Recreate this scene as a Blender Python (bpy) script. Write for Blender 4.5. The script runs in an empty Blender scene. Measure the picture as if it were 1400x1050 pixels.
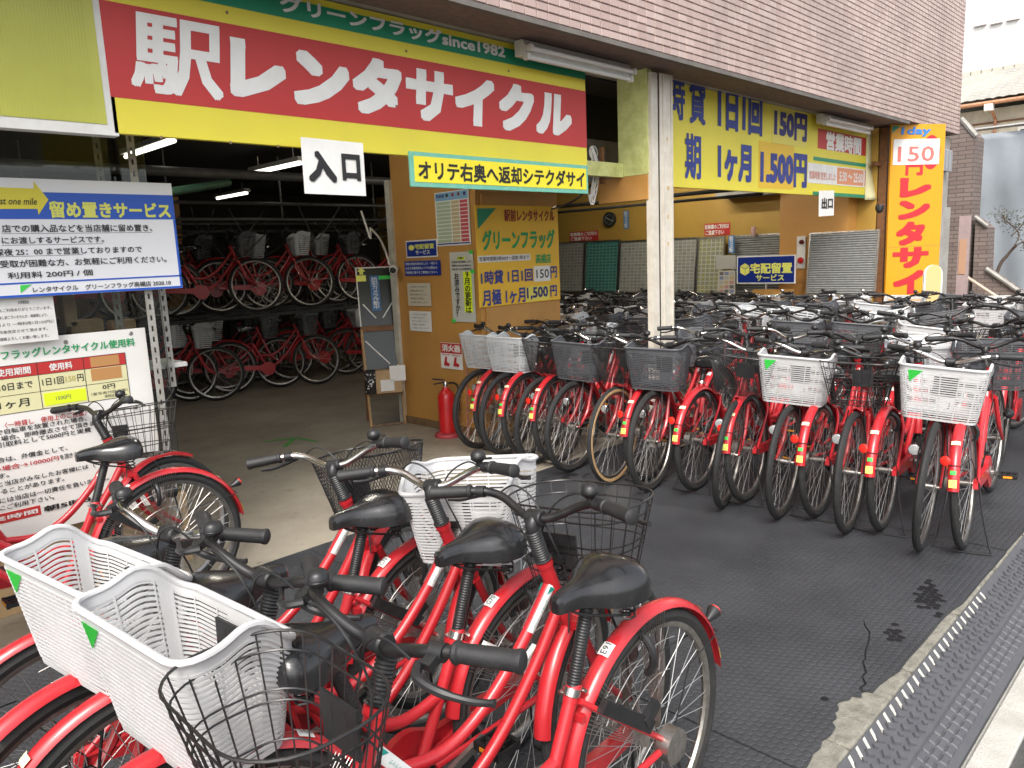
import bpy, math, random
from mathutils import Vector, Matrix
R = math.radians
random.seed(7)
scene = bpy.context.scene
COL = scene.collection

# ------------------------------------------------------------------ camera
YAW, PITCH, ROLL, FPX, CAMZ = R(44.84), R(9.568), R(2.451), 1045.2, 1.6
fw = Vector((math.cos(YAW)*math.cos(PITCH), math.sin(YAW)*math.cos(PITCH), -math.sin(PITCH)))
r0 = Vector((math.sin(YAW), -math.cos(YAW), 0)); d0 = fw.cross(r0)
rt = r0*math.cos(ROLL) + d0*math.sin(ROLL); dn = d0*math.cos(ROLL) - r0*math.sin(ROLL)
cam_d = bpy.data.cameras.new('camera'); cam = bpy.data.objects.new('camera', cam_d); COL.objects.link(cam)
cam_d.sensor_fit = 'HORIZONTAL'; cam_d.sensor_width = 36; cam_d.lens = 36*FPX/1400
cam_d.clip_start = .05; cam_d.clip_end = 500
cm = Matrix.Identity(4)
for i in range(3):
    cm[i][0] = rt[i]; cm[i][1] = -dn[i]; cm[i][2] = -fw[i]
cm[2][3] = CAMZ
cam.matrix_world = cm
scene.camera = cam

# ------------------------------------------------------------------ sky, sun, exposure
SUN_EL, SUN_AZ = R(50), R(214)      # azimuth of the sun measured from +X towards +Y
world = bpy.data.worlds.new('World'); scene.world = world; world.use_nodes = True
nt = world.node_tree; bg = nt.nodes['Background']
sky = nt.nodes.new('ShaderNodeTexSky'); sky.sky_type = 'NISHITA'; sky.sun_disc = False
sky.sun_elevation = SUN_EL; sky.sun_rotation = math.pi/2 - SUN_AZ
sky.air_density = 1.0; sky.dust_density = 4.0; sky.ozone_density = .6
hs = nt.nodes.new('ShaderNodeHueSaturation'); hs.inputs['Saturation'].default_value = .35
nt.links.new(sky.outputs[0], hs.inputs['Color']); nt.links.new(hs.outputs[0], bg.inputs[0])
bg.inputs[1].default_value = .15
sd = bpy.data.lights.new('sun', 'SUN'); sd.energy = 1.0; sd.angle = R(22); sd.color = (1, .95, .88)
so = bpy.data.objects.new('sun', sd); COL.objects.link(so)
sdir = Vector((math.cos(SUN_EL)*math.cos(SUN_AZ), math.cos(SUN_EL)*math.sin(SUN_AZ), math.sin(SUN_EL)))
so.rotation_euler = sdir.to_track_quat('Z', 'Y').to_euler(); so.location = sdir*30
scene.view_settings.view_transform = 'Standard'; scene.view_settings.look = 'None'
scene.view_settings.exposure = 1.22; scene.view_settings.gamma = 1
scene.cycles.max_bounces = 8; scene.cycles.diffuse_bounces = 4; scene.cycles.glossy_bounces = 3
scene.cycles.transparent_max_bounces = 12; scene.cycles.sample_clamp_indirect = 6
scene.cycles.use_denoising = True

def ray(x, y): return fw + rt*((x-700)/FPX) + dn*((y-525)/FPX)
def onZ(x, y, z=0.):
    v = ray(x, y); return Vector((0, 0, CAMZ)) + v*((z-CAMZ)/v.z)
def onY(x, y, Y):
    v = ray(x, y); return Vector((0, 0, CAMZ)) + v*(Y/v.y)
def onX(x, y, X):
    v = ray(x, y); return Vector((0, 0, CAMZ)) + v*(X/v.x)

# ------------------------------------------------------------------ materials
MATS = {}
def mat(name, col, rough=.5, metal=0., noise=None, bump=None, vary=0., coat=0., spec=.5, emit=0., dark=None, detail=4.):
    """noise=(scale, amount): mottled wear towards `dark`; bump=(scale, strength)"""
    if name in MATS: return MATS[name]
    m = bpy.data.materials.new(name); m.use_nodes = True; MATS[name] = m
    n = m.node_tree; b = n.nodes['Principled BSDF']; L = n.links.new
    b.inputs['Base Color'].default_value = (*col, 1); b.inputs['Roughness'].default_value = rough
    b.inputs['Metallic'].default_value = metal; b.inputs['Specular IOR Level'].default_value = spec
    if coat: b.inputs['Coat Weight'].default_value = coat; b.inputs['Coat Roughness'].default_value = .12
    if emit: b.inputs['Emission Color'].default_value = (*col, 1); b.inputs['Emission Strength'].default_value = emit
    out = None
    tc = n.nodes.new('ShaderNodeNewGeometry').outputs['Position'] if (noise or bump) else None
    if noise:
        t = n.nodes.new('ShaderNodeTexNoise'); t.inputs['Scale'].default_value = noise[0]; t.inputs['Detail'].default_value = detail
        t.inputs['Roughness'].default_value = .65
        L(tc, t.inputs['Vector'])
        mr = n.nodes.new('ShaderNodeMapRange'); mr.inputs[1].default_value = .38; mr.inputs[2].default_value = .68
        mr.inputs[3].default_value = 0; mr.inputs[4].default_value = noise[1]
        L(t.outputs[0], mr.inputs[0])
        mx = n.nodes.new('ShaderNodeMix'); mx.data_type = 'RGBA'
        mx.inputs[6].default_value = (*col, 1); dk = dark or tuple(c*.45 for c in col); mx.inputs[7].default_value = (*dk, 1)
        L(mr.outputs[0], mx.inputs[0]); out = mx.outputs[2]
        rr = n.nodes.new('ShaderNodeMapRange'); rr.inputs[3].default_value = max(.05, rough-.12); rr.inputs[4].default_value = min(1, rough+.15)
        L(t.outputs[0], rr.inputs[0]); L(rr.outputs[0], b.inputs['Roughness'])
    if vary:
        oi = n.nodes.new('ShaderNodeObjectInfo'); mv = n.nodes.new('ShaderNodeMapRange')
        mv.inputs[3].default_value = 1-vary; mv.inputs[4].default_value = 1+vary; L(oi.outputs['Random'], mv.inputs[0])
        h = n.nodes.new('ShaderNodeHueSaturation'); L(mv.outputs[0], h.inputs['Value'])
        if out: L(out, h.inputs['Color'])
        else: h.inputs['Color'].default_value = (*col, 1)
        out = h.outputs[0]
    if out: L(out, b.inputs['Base Color'])
    if bump:
        t2 = n.nodes.new('ShaderNodeTexNoise'); t2.inputs['Scale'].default_value = bump[0]; t2.inputs['Detail'].default_value = 3
        L(tc, t2.inputs['Vector'])
        bp = n.nodes.new('ShaderNodeBump'); bp.inputs['Strength'].default_value = bump[1]; bp.inputs['Distance'].default_value = .01
        L(t2.outputs[0], bp.inputs['Height']); L(bp.outputs[0], b.inputs['Normal'])
    return m
def math_node(n, op, a, b=None):
    k = n.nodes.new('ShaderNodeMath'); k.operation = op
    for i, v in enumerate((a, b)):
        if v is None: continue
        if isinstance(v, (int, float)): k.inputs[i].default_value = v
        else: n.links.new(v, k.inputs[i])
    return k.outputs[0]

RED = mat('red_paint', (.46, .018, .024), .30, noise=(9, .45), dark=(.40, .016, .024), vary=.10, coat=.35)
BLACKP = mat('black_plastic', (.012, .012, .013), .40, noise=(40, .5), dark=(.026, .026, .026))
VINYL = mat('black_vinyl', (.013, .013, .014), .22, noise=(14, .6), dark=(.030, .030, .030), bump=(320, .03), coat=.3)
RUBBER = mat('tyre_rubber', (.013, .013, .0135), .70, noise=(30, .6), dark=(.030, .029, .027), bump=(420, .2))
TANWALL = mat('tan_tyre_wall', (.52, .33, .16), .7, noise=(30, .5))
GRIPM = mat('grip_rubber', (.013, .013, .014), .55, noise=(50, .5), dark=(.030, .030, .030), bump=(500, .15))
CHROME = mat('chrome', (.72, .71, .69), .22, 1., noise=(30, .4), dark=(.40, .36, .30))
STEEL = mat('dull_steel', (.46, .45, .43), .38, 1., noise=(35, .7), dark=(.26, .21, .16))
RUST = mat('rusty_steel', (.30, .22, .15), .6, .6, noise=(40, .8), dark=(.18, .08, .03))
SPOKE = mat('spoke_steel', (.52, .51, .49), .42, 1.)
BLACKM = mat('black_metal', (.010, .010, .011), .34, noise=(30, .4), dark=(.030, .024, .020))
WHITEB = mat('white_basket_plastic', (.54, .54, .545), .45, noise=(7, .55), dark=(.42, .415, .39), vary=.06)
GREYB = mat('grey_basket_plastic', (.085, .09, .098), .5, noise=(9, .6), dark=(.07, .07, .075), vary=.2)
LIGHTGB = mat('light_grey_basket_plastic', (.58, .60, .61), .5, noise=(9, .6), dark=(.46, .47, .48), vary=.12)
LENS = mat('red_lens', (.75, .02, .015), .15, coat=.5, noise=(60, .3), dark=(.8, .10, .04))
CLEAR = mat('lamp_lens', (.75, .76, .76), .1, .6)
STY = mat('yellow_sticker', (.78, .80, .12), .5, vary=.12, noise=(60, .4), dark=(.75, .7, .35))
STG = mat('green_sticker', (.05, .62, .08), .45)
STW = mat('white_sticker', (.74, .75, .74), .45, noise=(60, .4), dark=(.55, .55, .52))
STP = mat('pale_sticker', (.75, .72, .45), .45)
STGM = mat('green_mark', (.01, .28, .22), .45)
AMBER = mat('amber_reflector', (.85, .32, .02), .25)
BROWNV = mat('brown_vinyl', (.20, .075, .04), .45)
INK = mat('black_ink', (.018, .017, .018), .6)
PAPER = mat('white_paper', (.80, .79, .76), .65, noise=(6, .4), dark=(.60, .58, .52))
SIGNY = mat('yellow_sign', (.80, .69, .05), .42, noise=(2.2, .5), dark=(.70, .60, .07))
SIGNR = mat('red_sign', (.54, .032, .028), .42, noise=(2.2, .4), dark=(.45, .036, .034))
SIGNG = mat('green_sign', (.01, .27, .14), .42, noise=(2.2, .4), dark=(.02, .22, .13))
SIGNW = mat('white_sign', (.86, .85, .81), .45, noise=(5, .4), dark=(.66, .64, .58))
SIGNB = mat('blue_sign', (.012, .035, .27), .4)
BLUEL = mat('blue_letter', (.02, .035, .22), .5, noise=(12, .6), dark=(.06, .09, .34))
NAVY = mat('navy_letter', (.025, .02, .16), .5)
REDL = mat('red_letter', (.50, .022, .03), .5)
GREENL = mat('green_letter', (.01, .33, .10), .5)
ORANGE = mat('orange_patch', (.72, .36, .06), .5)
BANNER = mat('golden_banner', (.68, .305, .008), .45, noise=(3, .5), dark=(.60, .265, .012))
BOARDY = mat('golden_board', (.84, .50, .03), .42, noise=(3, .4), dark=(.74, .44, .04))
CREAM = mat('cream_cell', (.74, .70, .40), .5)
NEON = mat('neon_yellow', (.75, .90, .02), .5)
SKYB = mat('sky_blue_letter', (.03, .20, .60), .5)
BLUEP = mat('poster_blue', (.02, .10, .52), .35)
TAPEB = mat('brown_tape', (.52, .26, .09), .45)
GREENT = mat('green_tape', (.13, .44, .32), .5, noise=(20, .6), dark=(.25, .5, .4))
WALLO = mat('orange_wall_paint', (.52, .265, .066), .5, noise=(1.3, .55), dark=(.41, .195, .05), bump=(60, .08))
WALLO2 = mat('gold_wall_paint', (.48, .30, .055), .5, noise=(1.0, .5), dark=(.36, .20, .04))
YPAINT = mat('peeling_yellow_paint', (.60, .62, .25), .65, noise=(9, .8), dark=(.40, .42, .13), bump=(50, .6))
CONC = mat('concrete', (.36, .35, .32), .85, noise=(3.5, .7), dark=(.23, .215, .19), bump=(70, .35), detail=8)
SOFFIT = mat('soffit_paint', (.42, .40, .36), .8, noise=(2.2, .6), dark=(.30, .28, .245), bump=(60, .15))
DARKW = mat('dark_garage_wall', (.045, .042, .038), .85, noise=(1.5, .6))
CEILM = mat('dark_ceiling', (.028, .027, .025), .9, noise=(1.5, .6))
GREYBLK = mat('grey_blockwork', (.24, .24, .24), .85, noise=(5, .5), bump=(50, .3))
POSTM = mat('cream_painted_steel', (.62, .58, .50), .5, noise=(8, .7), dark=(.47, .42, .34), bump=(90, .08))
ANGLE = mat('slotted_angle_paint', (.45, .44, .40), .5, .2, noise=(14, .7), dark=(.28, .25, .2))
WOOD = mat('brown_timber', (.20, .085, .03), .55, noise=(18, .7), dark=(.10, .045, .02))
PLY = mat('pale_plywood', (.48, .34, .18), .65, noise=(10, .6), dark=(.38, .26, .13))
CARD = mat('cardboard', (.46, .31, .16), .8, noise=(12, .4))
FIXW = mat('white_enamel', (.74, .73, .69), .35, noise=(14, .5), dark=(.60, .57, .5))
TUBEOFF = mat('unlit_tube', (.80, .80, .78), .25)
TUBEON = mat('lit_tube', (1, .97, .88), .4, emit=1.5); TUBEMID = mat('entrance_fill_tube', (1, .95, .84), .4, emit=34.); TUBEHI = mat('bright_lit_tube', (1, .94, .82), .4, emit=50.)
CREAMWALL = mat('cream_render', (.62, .56, .44), .8, noise=(3, .4))
TARP = mat('grey_tarpaulin', (.22, .245, .27), .6, noise=(1.2, .5), dark=(.17, .19, .21), bump=(9, .35))
COPPER = mat('copper_gutter', (.55, .27, .15), .5, .3, noise=(10, .6))
ROOFT = mat('grey_roof_tile', (.46, .44, .38), .45, noise=(.8, .6), dark=(.27, .27, .27))
BARK = mat('bark', (.09, .065, .05), .9)
LEAF = mat('leaf', (.05, .048, .028), .6, vary=.3)
ASPHALT = mat('asphalt', (.055, .055, .053), .9, noise=(40, .7), dark=(.09, .09, .085), bump=(260, .5))
KERB = mat('kerb_concrete', (.25, .24, .20), .9, noise=(22, .9), dark=(.12, .112, .092), bump=(160, .6), detail=8)
GUTTER = mat('gutter_concrete', (.44, .43, .39), .85, noise=(7, .7), dark=(.30, .29, .26), bump=(140, .4), detail=8)
RAMP = mat('grey_ramp_plastic', (.066, .068, .076), .55, noise=(18, .6), dark=(.092, .092, .096), bump=(240, .2))
STRIPE = mat('white_ramp_mark', (.55, .54, .48), .6, noise=(30, .7), dark=(.32, .31, .28))
GREENPAINT = mat('green_floor_paint', (.05, .42, .05), .6, noise=(30, .7), dark=(.15, .3, .1))
EXTRED = mat('extinguisher_red', (.55, .012, .015), .3, coat=.3)
BRASS = mat('gold_metal', (.75, .52, .12), .35, .8)

def floor_material():
    m = mat('stained_concrete_floor', (.37, .33, .26), .55, noise=(1.1, .8), dark=(.215, .185, .145), bump=(40, .18), detail=9)
    n = m.node_tree; L = n.links.new; b = n.nodes['Principled BSDF']
    src = b.inputs['Base Color'].links[0].from_socket
    g = n.nodes.new('ShaderNodeNewGeometry')
    t = n.nodes.new('ShaderNodeTexNoise'); t.inputs['Scale'].default_value = 14; t.inputs['Detail'].default_value = 6; L(g.outputs['Position'], t.inputs['Vector'])
    mr = n.nodes.new('ShaderNodeMapRange'); mr.inputs[1].default_value = .62; mr.inputs[2].default_value = .74; mr.inputs[4].default_value = .65
    L(t.outputs[0], mr.inputs[0])
    mx = n.nodes.new('ShaderNodeMix'); mx.data_type = 'RGBA'; mx.inputs[7].default_value = (.10, .085, .065, 1)
    L(mr.outputs[0], mx.inputs[0]); L(src, mx.inputs[6]); L(mx.outputs[2], b.inputs['Base Color'])
    return m
FLOORM = floor_material()

def mat_rubber():
    m = mat('studded_rubber_mat', (.028, .0305, .0345), .48, noise=(1.6, .9), dark=(.047, .050, .0555), detail=8, spec=.6)
    n = m.node_tree; L = n.links.new; b = n.nodes['Principled BSDF']
    g = n.nodes.new('ShaderNodeNewGeometry'); s = .031; cell = (s, s*1.7320508, 1.)
    ds = []
    for off in ((0, 0, 0), (s/2, s*.8660254, 0)):
        a = n.nodes.new('ShaderNodeVectorMath'); a.operation = 'ADD'; a.inputs[1].default_value = off; L(g.outputs['Position'], a.inputs[0])
        w = n.nodes.new('ShaderNodeVectorMath'); w.operation = 'WRAP'
        w.inputs[1].default_value = tuple(c/2 for c in cell); w.inputs[2].default_value = tuple(-c/2 for c in cell); L(a.outputs[0], w.inputs[0])
        f = n.nodes.new('ShaderNodeVectorMath'); f.operation = 'MULTIPLY'; f.inputs[1].default_value = (1, 1, 0); L(w.outputs[0], f.inputs[0])
        l = n.nodes.new('ShaderNodeVectorMath'); l.operation = 'LENGTH'; L(f.outputs[0], l.inputs[0]); ds.append(l.outputs['Value'])
    d = math_node(n, 'MINIMUM', ds[0], ds[1])
    mr = n.nodes.new('ShaderNodeMapRange'); mr.interpolation_type = 'SMOOTHSTEP'
    mr.inputs[1].default_value = s*.34; mr.inputs[2].default_value = s*.46; mr.inputs[3].default_value = 1; mr.inputs[4].default_value = 0
    L(d, mr.inputs[0])
    bp = n.nodes.new('ShaderNodeBump'); bp.inputs['Strength'].default_value = .75; bp.inputs['Distance'].default_value = .0025
    L(mr.outputs[0], bp.inputs['Height']); L(bp.outputs[0], b.inputs['Normal'])
    return m
MATM = mat_rubber()

def cell_material(name, cols, px, pz, joint, rough=.5, axes='XZ'):
    """per-tile colour from a white noise on the tile's own index"""
    m = bpy.data.materials.new(name); m.use_nodes = True; MATS[name] = m
    n = m.node_tree; L = n.links.new; b = n.nodes['Principled BSDF']; b.inputs['Roughness'].default_value = rough
    g = n.nodes.new('ShaderNodeNewGeometry')
    s = n.nodes.new('ShaderNodeVectorMath'); s.operation = 'SNAP'; s.inputs[1].default_value = (px, 10., pz); L(g.outputs['Position'], s.inputs[0])
    w = n.nodes.new('ShaderNodeTexWhiteNoise'); w.noise_dimensions = '3D'; L(s.outputs[0], w.inputs['Vector'])
    r = n.nodes.new('ShaderNodeValToRGB'); r.color_ramp.elements[0].color = (*cols[0], 1); r.color_ramp.elements[1].color = (*cols[1], 1)
    L(w.outputs['Value'], r.inputs[0])
    t = n.nodes.new('ShaderNodeTexNoise'); t.inputs['Scale'].default_value = 1.2; t.inputs['Detail'].default_value = 8; L(g.outputs['Position'], t.inputs['Vector'])
    mr = n.nodes.new('ShaderNodeMapRange'); mr.inputs[1].default_value = .45; mr.inputs[2].default_value = .75; mr.inputs[4].default_value = .5; L(t.outputs[0], mr.inputs[0])
    mx = n.nodes.new('ShaderNodeMix'); mx.data_type = 'RGBA'; mx.inputs[7].default_value = (*[c*.55 for c in cols[0]], 1)
    L(mr.outputs[0], mx.inputs[0]); L(r.outputs[0], mx.inputs[6]); L(mx.outputs[2], b.inputs['Base Color'])
    return m
TILE = cell_material('pinkish_brown_tile', ((.39, .282, .250), (.49, .375, .338)), .1, .05, .005, .42)
GROUT = mat('tile_grout', (.22, .160, .140), .9, noise=(20, .4))

def brick_material(name, c1, c2, mortar, w, h, plane):
    m = bpy.data.materials.new(name); m.use_nodes = True; MATS[name] = m
    n = m.node_tree; L = n.links.new; b = n.nodes['Principled BSDF']; b.inputs['Roughness'].default_value = .7
    g = n.nodes.new('ShaderNodeNewGeometry'); sp = n.nodes.new('ShaderNodeSeparateXYZ'); L(g.outputs['Position'], sp.inputs[0])
    cb = n.nodes.new('ShaderNodeCombineXYZ')
    L(math_node(n, 'ADD', sp.outputs[0], sp.outputs[1]), cb.inputs[0]); L(sp.outputs[2], cb.inputs[1])
    t = n.nodes.new('ShaderNodeTexBrick'); t.inputs['Color1'].default_value = (*c1, 1); t.inputs['Color2'].default_value = (*c2, 1); t.inputs['Mortar'].default_value = (*mortar, 1)
    t.inputs['Scale'].default_value = 1; t.inputs['Brick Width'].default_value = w; t.inputs['Row Height'].default_value = h; t.inputs['Mortar Size'].default_value = .006
    L(cb.outputs[0], t.inputs['Vector']); L(t.outputs['Color'], b.inputs['Base Color'])
    bp = n.nodes.new('ShaderNodeBump'); bp.invert = True; bp.inputs['Strength'].default_value = .6; bp.inputs['Distance'].default_value = .006
    L(t.outputs['Fac'], bp.inputs['Height']); L(bp.outputs[0], b.inputs['Normal'])
    return m
BRICK = brick_material('dark_brown_brick', (.15, .112, .098), (.20, .155, .135), (.075, .062, .055), .22, .065, 'X')

def grid_material(name, c1, c2, lines, cw, ch):
    """small plates on a key board, too small to pick apart"""
    m = bpy.data.materials.new(name); m.use_nodes = True; MATS[name] = m
    n = m.node_tree; L = n.links.new; b = n.nodes['Principled BSDF']; b.inputs['Roughness'].default_value = .35
    tc = n.nodes.new('ShaderNodeTexCoord')
    t = n.nodes.new('ShaderNodeTexBrick'); t.offset = 0; t.inputs['Color1'].default_value = (*c1, 1); t.inputs['Color2'].default_value = (*c2, 1); t.inputs['Mortar'].default_value = (*lines, 1)
    t.inputs['Scale'].default_value = 1; t.inputs['Brick Width'].default_value = cw; t.inputs['Row Height'].default_value = ch; t.inputs['Mortar Size'].default_value = .008
    L(tc.outputs['Object'], t.inputs['Vector']); L(t.outputs['Color'], b.inputs['Base Color'])
    bp = n.nodes.new('ShaderNodeBump'); bp.inputs['Strength'].default_value = .6; bp.inputs['Distance'].default_value = .008
    L(t.outputs['Fac'], bp.inputs['Height']); L(bp.outputs[0], b.inputs['Normal'])
    return m
GRIDG = grid_material('grey_key_board', (.20, .20, .17), (.30, .30, .26), (.38, .38, .34), .07, .05)
GRIDT = grid_material('teal_key_board', (.02, .13, .11), (.03, .19, .16), (.14, .30, .26), .07, .05)
GRIDY = grid_material('yellowish_key_board', (.30, .29, .10), (.24, .24, .18), (.42, .42, .36), .07, .06)

def glass_material():
    m = bpy.data.materials.new('window_glass'); m.use_nodes = True; n = m.node_tree; L = n.links.new
    n.nodes.remove(n.nodes['Principled BSDF']); o = n.nodes['Material Output']
    tr = n.nodes.new('ShaderNodeBsdfTransparent'); tr.inputs[0].default_value = (.86, .88, .86, 1)
    gl = n.nodes.new('ShaderNodeBsdfGlossy'); gl.inputs['Roughness'].default_value = .02
    fr = n.nodes.new('ShaderNodeFresnel'); fr.inputs[0].default_value = 1.5
    mx = n.nodes.new('ShaderNodeMixShader'); L(fr.outputs[0], mx.inputs[0]); L(tr.outputs[0], mx.inputs[1]); L(gl.outputs[0], mx.inputs[2])
    L(mx.outputs[0], o.inputs[0]); return m
GLASS = glass_material()
def ribbed_material():
    m = mat('ribbed_yellow_acrylic', (.50, .50, .075), .35, noise=(3, .4), dark=(.42, .41, .07))
    return m
RIBBED = ribbed_material()

# ------------------------------------------------------------------ mesh helpers
def vec(p): return p if isinstance(p, Vector) else Vector(p)
class MB:
    def __init__(s): s.v = []; s.f = []; s.mi = []; s.cur = 0
    def add(s, vs, fs):
        o = len(s.v); s.v += [tuple(p) for p in vs]; s.f += [tuple(i+o for i in f) for f in fs]; s.mi += [s.cur]*len(fs); return s
    def box(s, x0, y0, z0, x1, y1, z1, M=None):
        p = [(x0,y0,z0),(x1,y0,z0),(x1,y1,z0),(x0,y1,z0),(x0,y0,z1),(x1,y0,z1),(x1,y1,z1),(x0,y1,z1)]
        if M: p = [M @ Vector(q) for q in p]
        return s.add(p, [(0,3,2,1),(4,5,6,7),(0,1,5,4),(1,2,6,5),(2,3,7,6),(3,0,4,7)])
    def cbox(s, x0, y0, z0, x1, y1, z1, c=.004):
        """box with chamfered upright edges and top"""
        q = [(x0+c,y0),(x1-c,y0),(x1,y0+c),(x1,y1-c),(x1-c,y1),(x0+c,y1),(x0,y1-c),(x0,y0+c)]
        i = [(x0+2*c,y0+c),(x1-2*c,y0+c),(x1-c,y0+2*c),(x1-c,y1-2*c),(x1-2*c,y1-c),(x0+2*c,y1-c),(x0+c,y1-2*c),(x0+c,y0+2*c)]
        vs = [(a,b,z0) for a,b in q]+[(a,b,z1-c) for a,b in q]+[(a,b,z1) for a,b in i]
        fs = [tuple(reversed(range(8))), tuple(range(16,24))]
        for k in range(8):
            l = (k+1) % 8; fs += [(k,l,l+8,k+8),(k+8,l+8,l+16,k+16)]
        return s.add(vs, fs)
    def bar(s, a, b, w, h=None, up=(0,0,1)):
        a = vec(a); b = vec(b); h = h or w; d = (b-a).normalized(); u = vec(up)
        if abs(d.dot(u)) > .98: u = Vector((1,0,0))
        x = d.cross(u).normalized(); y = x.cross(d)
        p = [q + x*sx*w/2 + y*sy*h/2 for q in (a,b) for sx,sy in ((-1,-1),(1,-1),(1,1),(-1,1))]
        return s.add(p, [(0,1,2,3),(7,6,5,4),(0,4,5,1),(1,5,6,2),(2,6,7,3),(3,7,4,0)])
    def tube(s, pts, r, n=8, closed=False, caps=True):
        pts = [vec(p) for p in pts]; N = len(pts)
        rr = r if isinstance(r, (list, tuple)) else [r]*N
        T = []
        for i in range(N):
            a = pts[i-1] if (i or closed) else pts[0]; b = pts[(i+1) % N] if (i < N-1 or closed) else pts[-1]
            T.append((b-a).normalized())
        u = Vector((0,0,1)) if abs(T[0].z) < .9 else Vector((0,1,0))
        vs = []; x = T[0].cross(u).normalized()
        for i in range(N):
            x = (x - T[i]*x.dot(T[i]))
            x = x.normalized() if x.length > 1e-6 else T[i].orthogonal().normalized()
            y = T[i].cross(x)
            for k in range(n):
                a = 2*math.pi*k/n; vs.append(pts[i] + (x*math.cos(a) + y*math.sin(a))*rr[i])
        fs = []
        for i in range(N if closed else N-1):
            j = (i+1) % N
            for k in range(n):
                l = (k+1) % n; fs.append((i*n+k, i*n+l, j*n+l, j*n+k))
        if caps and not closed: fs += [tuple(reversed(range(n))), tuple(range((N-1)*n, N*n))]
        return s.add(vs, fs)
    def lathe(s, prof, c, axis, n=16):
        """prof: (distance along axis, radius)"""
        c = vec(c); d = vec(axis).normalized(); x = d.orthogonal().normalized(); y = d.cross(x)
        vs = [c + d*h + (x*math.cos(2*math.pi*k/n) + y*math.sin(2*math.pi*k/n))*max(r, 1e-5) for h, r in prof for k in range(n)]
        fs = [(i*n+k, i*n+(k+1)%n, (i+1)*n+(k+1)%n, (i+1)*n+k) for i in range(len(prof)-1) for k in range(n)]
        fs += [tuple(reversed(range(n))), tuple(range((len(prof)-1)*n, len(prof)*n))]
        return s.add(vs, fs)
    def prism(s, poly, z0, z1, M=None):
        n = len(poly); vs = [Vector((x,y,z0)) for x,y in poly]+[Vector((x,y,z1)) for x,y in poly]
        if M: vs = [M @ p for p in vs]
        return s.add(vs, [tuple(reversed(range(n))), tuple(range(n,2*n))]+[(k,(k+1)%n,n+(k+1)%n,n+k) for k in range(n)])
    def arc_strip(s, R0, sec, a0, a1, n, c=(0,0,0)):
        """sweep a section [(dr, y)] along an arc in the xz plane"""
        m = len(sec); vs = []
        for i in range(n+1):
            a = a0+(a1-a0)*i/n
            for dr, y in sec: vs.append((c[0]+math.cos(a)*(R0+dr), c[1]+y, c[2]+math.sin(a)*(R0+dr)))
        fs = [(i*m+k, i*m+(k+1)%m, (i+1)*m+(k+1)%m, (i+1)*m+k) for i in range(n) for k in range(m)]
        fs += [tuple(range(m)), tuple(reversed(range(n*m, n*m+m)))]
        return s.add(vs, fs)
    def mesh(s, name, mats, smooth=True):
        me = bpy.data.meshes.new(name); me.from_pydata(s.v, [], s.f); me.update()
        for m in (mats if isinstance(mats, (list, tuple)) else [mats]): me.materials.append(m)
        if any(s.mi): me.polygons.foreach_set('material_index', s.mi)
        if smooth:
            me.shade_smooth() if hasattr(me, 'shade_smooth') else None
            try: me.set_sharp_from_angle(angle=R(38))
            except Exception: pass
        return me
    def build(s, name, mats, parent=None, smooth=True, M=None):
        return link(name, s.mesh(name, mats, smooth), parent, M)
def link(name, me, parent=None, M=None):
    o = bpy.data.objects.new(name, me); COL.objects.link(o)
    if parent is not None: o.parent = parent
    if M is not None: o.matrix_basis = M
    return o
def tag(o, label, cat, group=None):
    o['label'] = label; o['category'] = cat
    if group: o['group'] = group
    return o
def struct(o): o['kind'] = 'structure'; return o
def stuff(o): o['kind'] = 'stuff'; return o
def empty(name, loc=(0,0,0), rz=0, M=None):
    o = bpy.data.objects.new(name, None); COL.objects.link(o); o.empty_display_size = .1
    if M is not None: o.matrix_world = M
    else: o.location = loc; o.rotation_euler = (0,0,rz)
    return o
def spline(pts, n=6):
    pts = [vec(p) for p in pts]; out = []
    for i in range(len(pts)-1):
        p0 = pts[max(i-1,0)]; p1 = pts[i]; p2 = pts[i+1]; p3 = pts[min(i+2,len(pts)-1)]
        for k in range(n):
            t = k/n
            out.append(.5*((2*p1)+(p2-p0)*t+(2*p0-5*p1+4*p2-p3)*t*t+(3*p1-p0-3*p2+p3)*t**3))
    return out+[pts[-1]]

# ------------------------------------------------------------------ lettering and signs
GLYPHS = {}
def glyph_mesh(body, vertical=False):
    key = (body, vertical)
    if key in GLYPHS: return GLYPHS[key]
    c = bpy.data.curves.new('text', 'FONT'); c.body = '\n'.join(body) if vertical else body
    c.resolution_u = 2; c.size = 1; c.align_x = 'CENTER' if vertical else 'LEFT'
    if vertical: c.space_line = .92
    o = bpy.data.objects.new('text', c); COL.objects.link(o)
    me = bpy.data.meshes.new_from_object(o)
    V = [v.co.copy() for v in me.vertices]; F = [tuple(p.vertices) for p in me.polygons]
    bpy.data.objects.remove(o); bpy.data.curves.remove(c); bpy.data.meshes.remove(me)
    x0 = min(v.x for v in V); x1 = max(v.x for v in V); y0 = min(v.y for v in V); y1 = max(v.y for v in V)
    GLYPHS[key] = (V, F, x0, x1, y0, y1); return GLYPHS[key]

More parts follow.
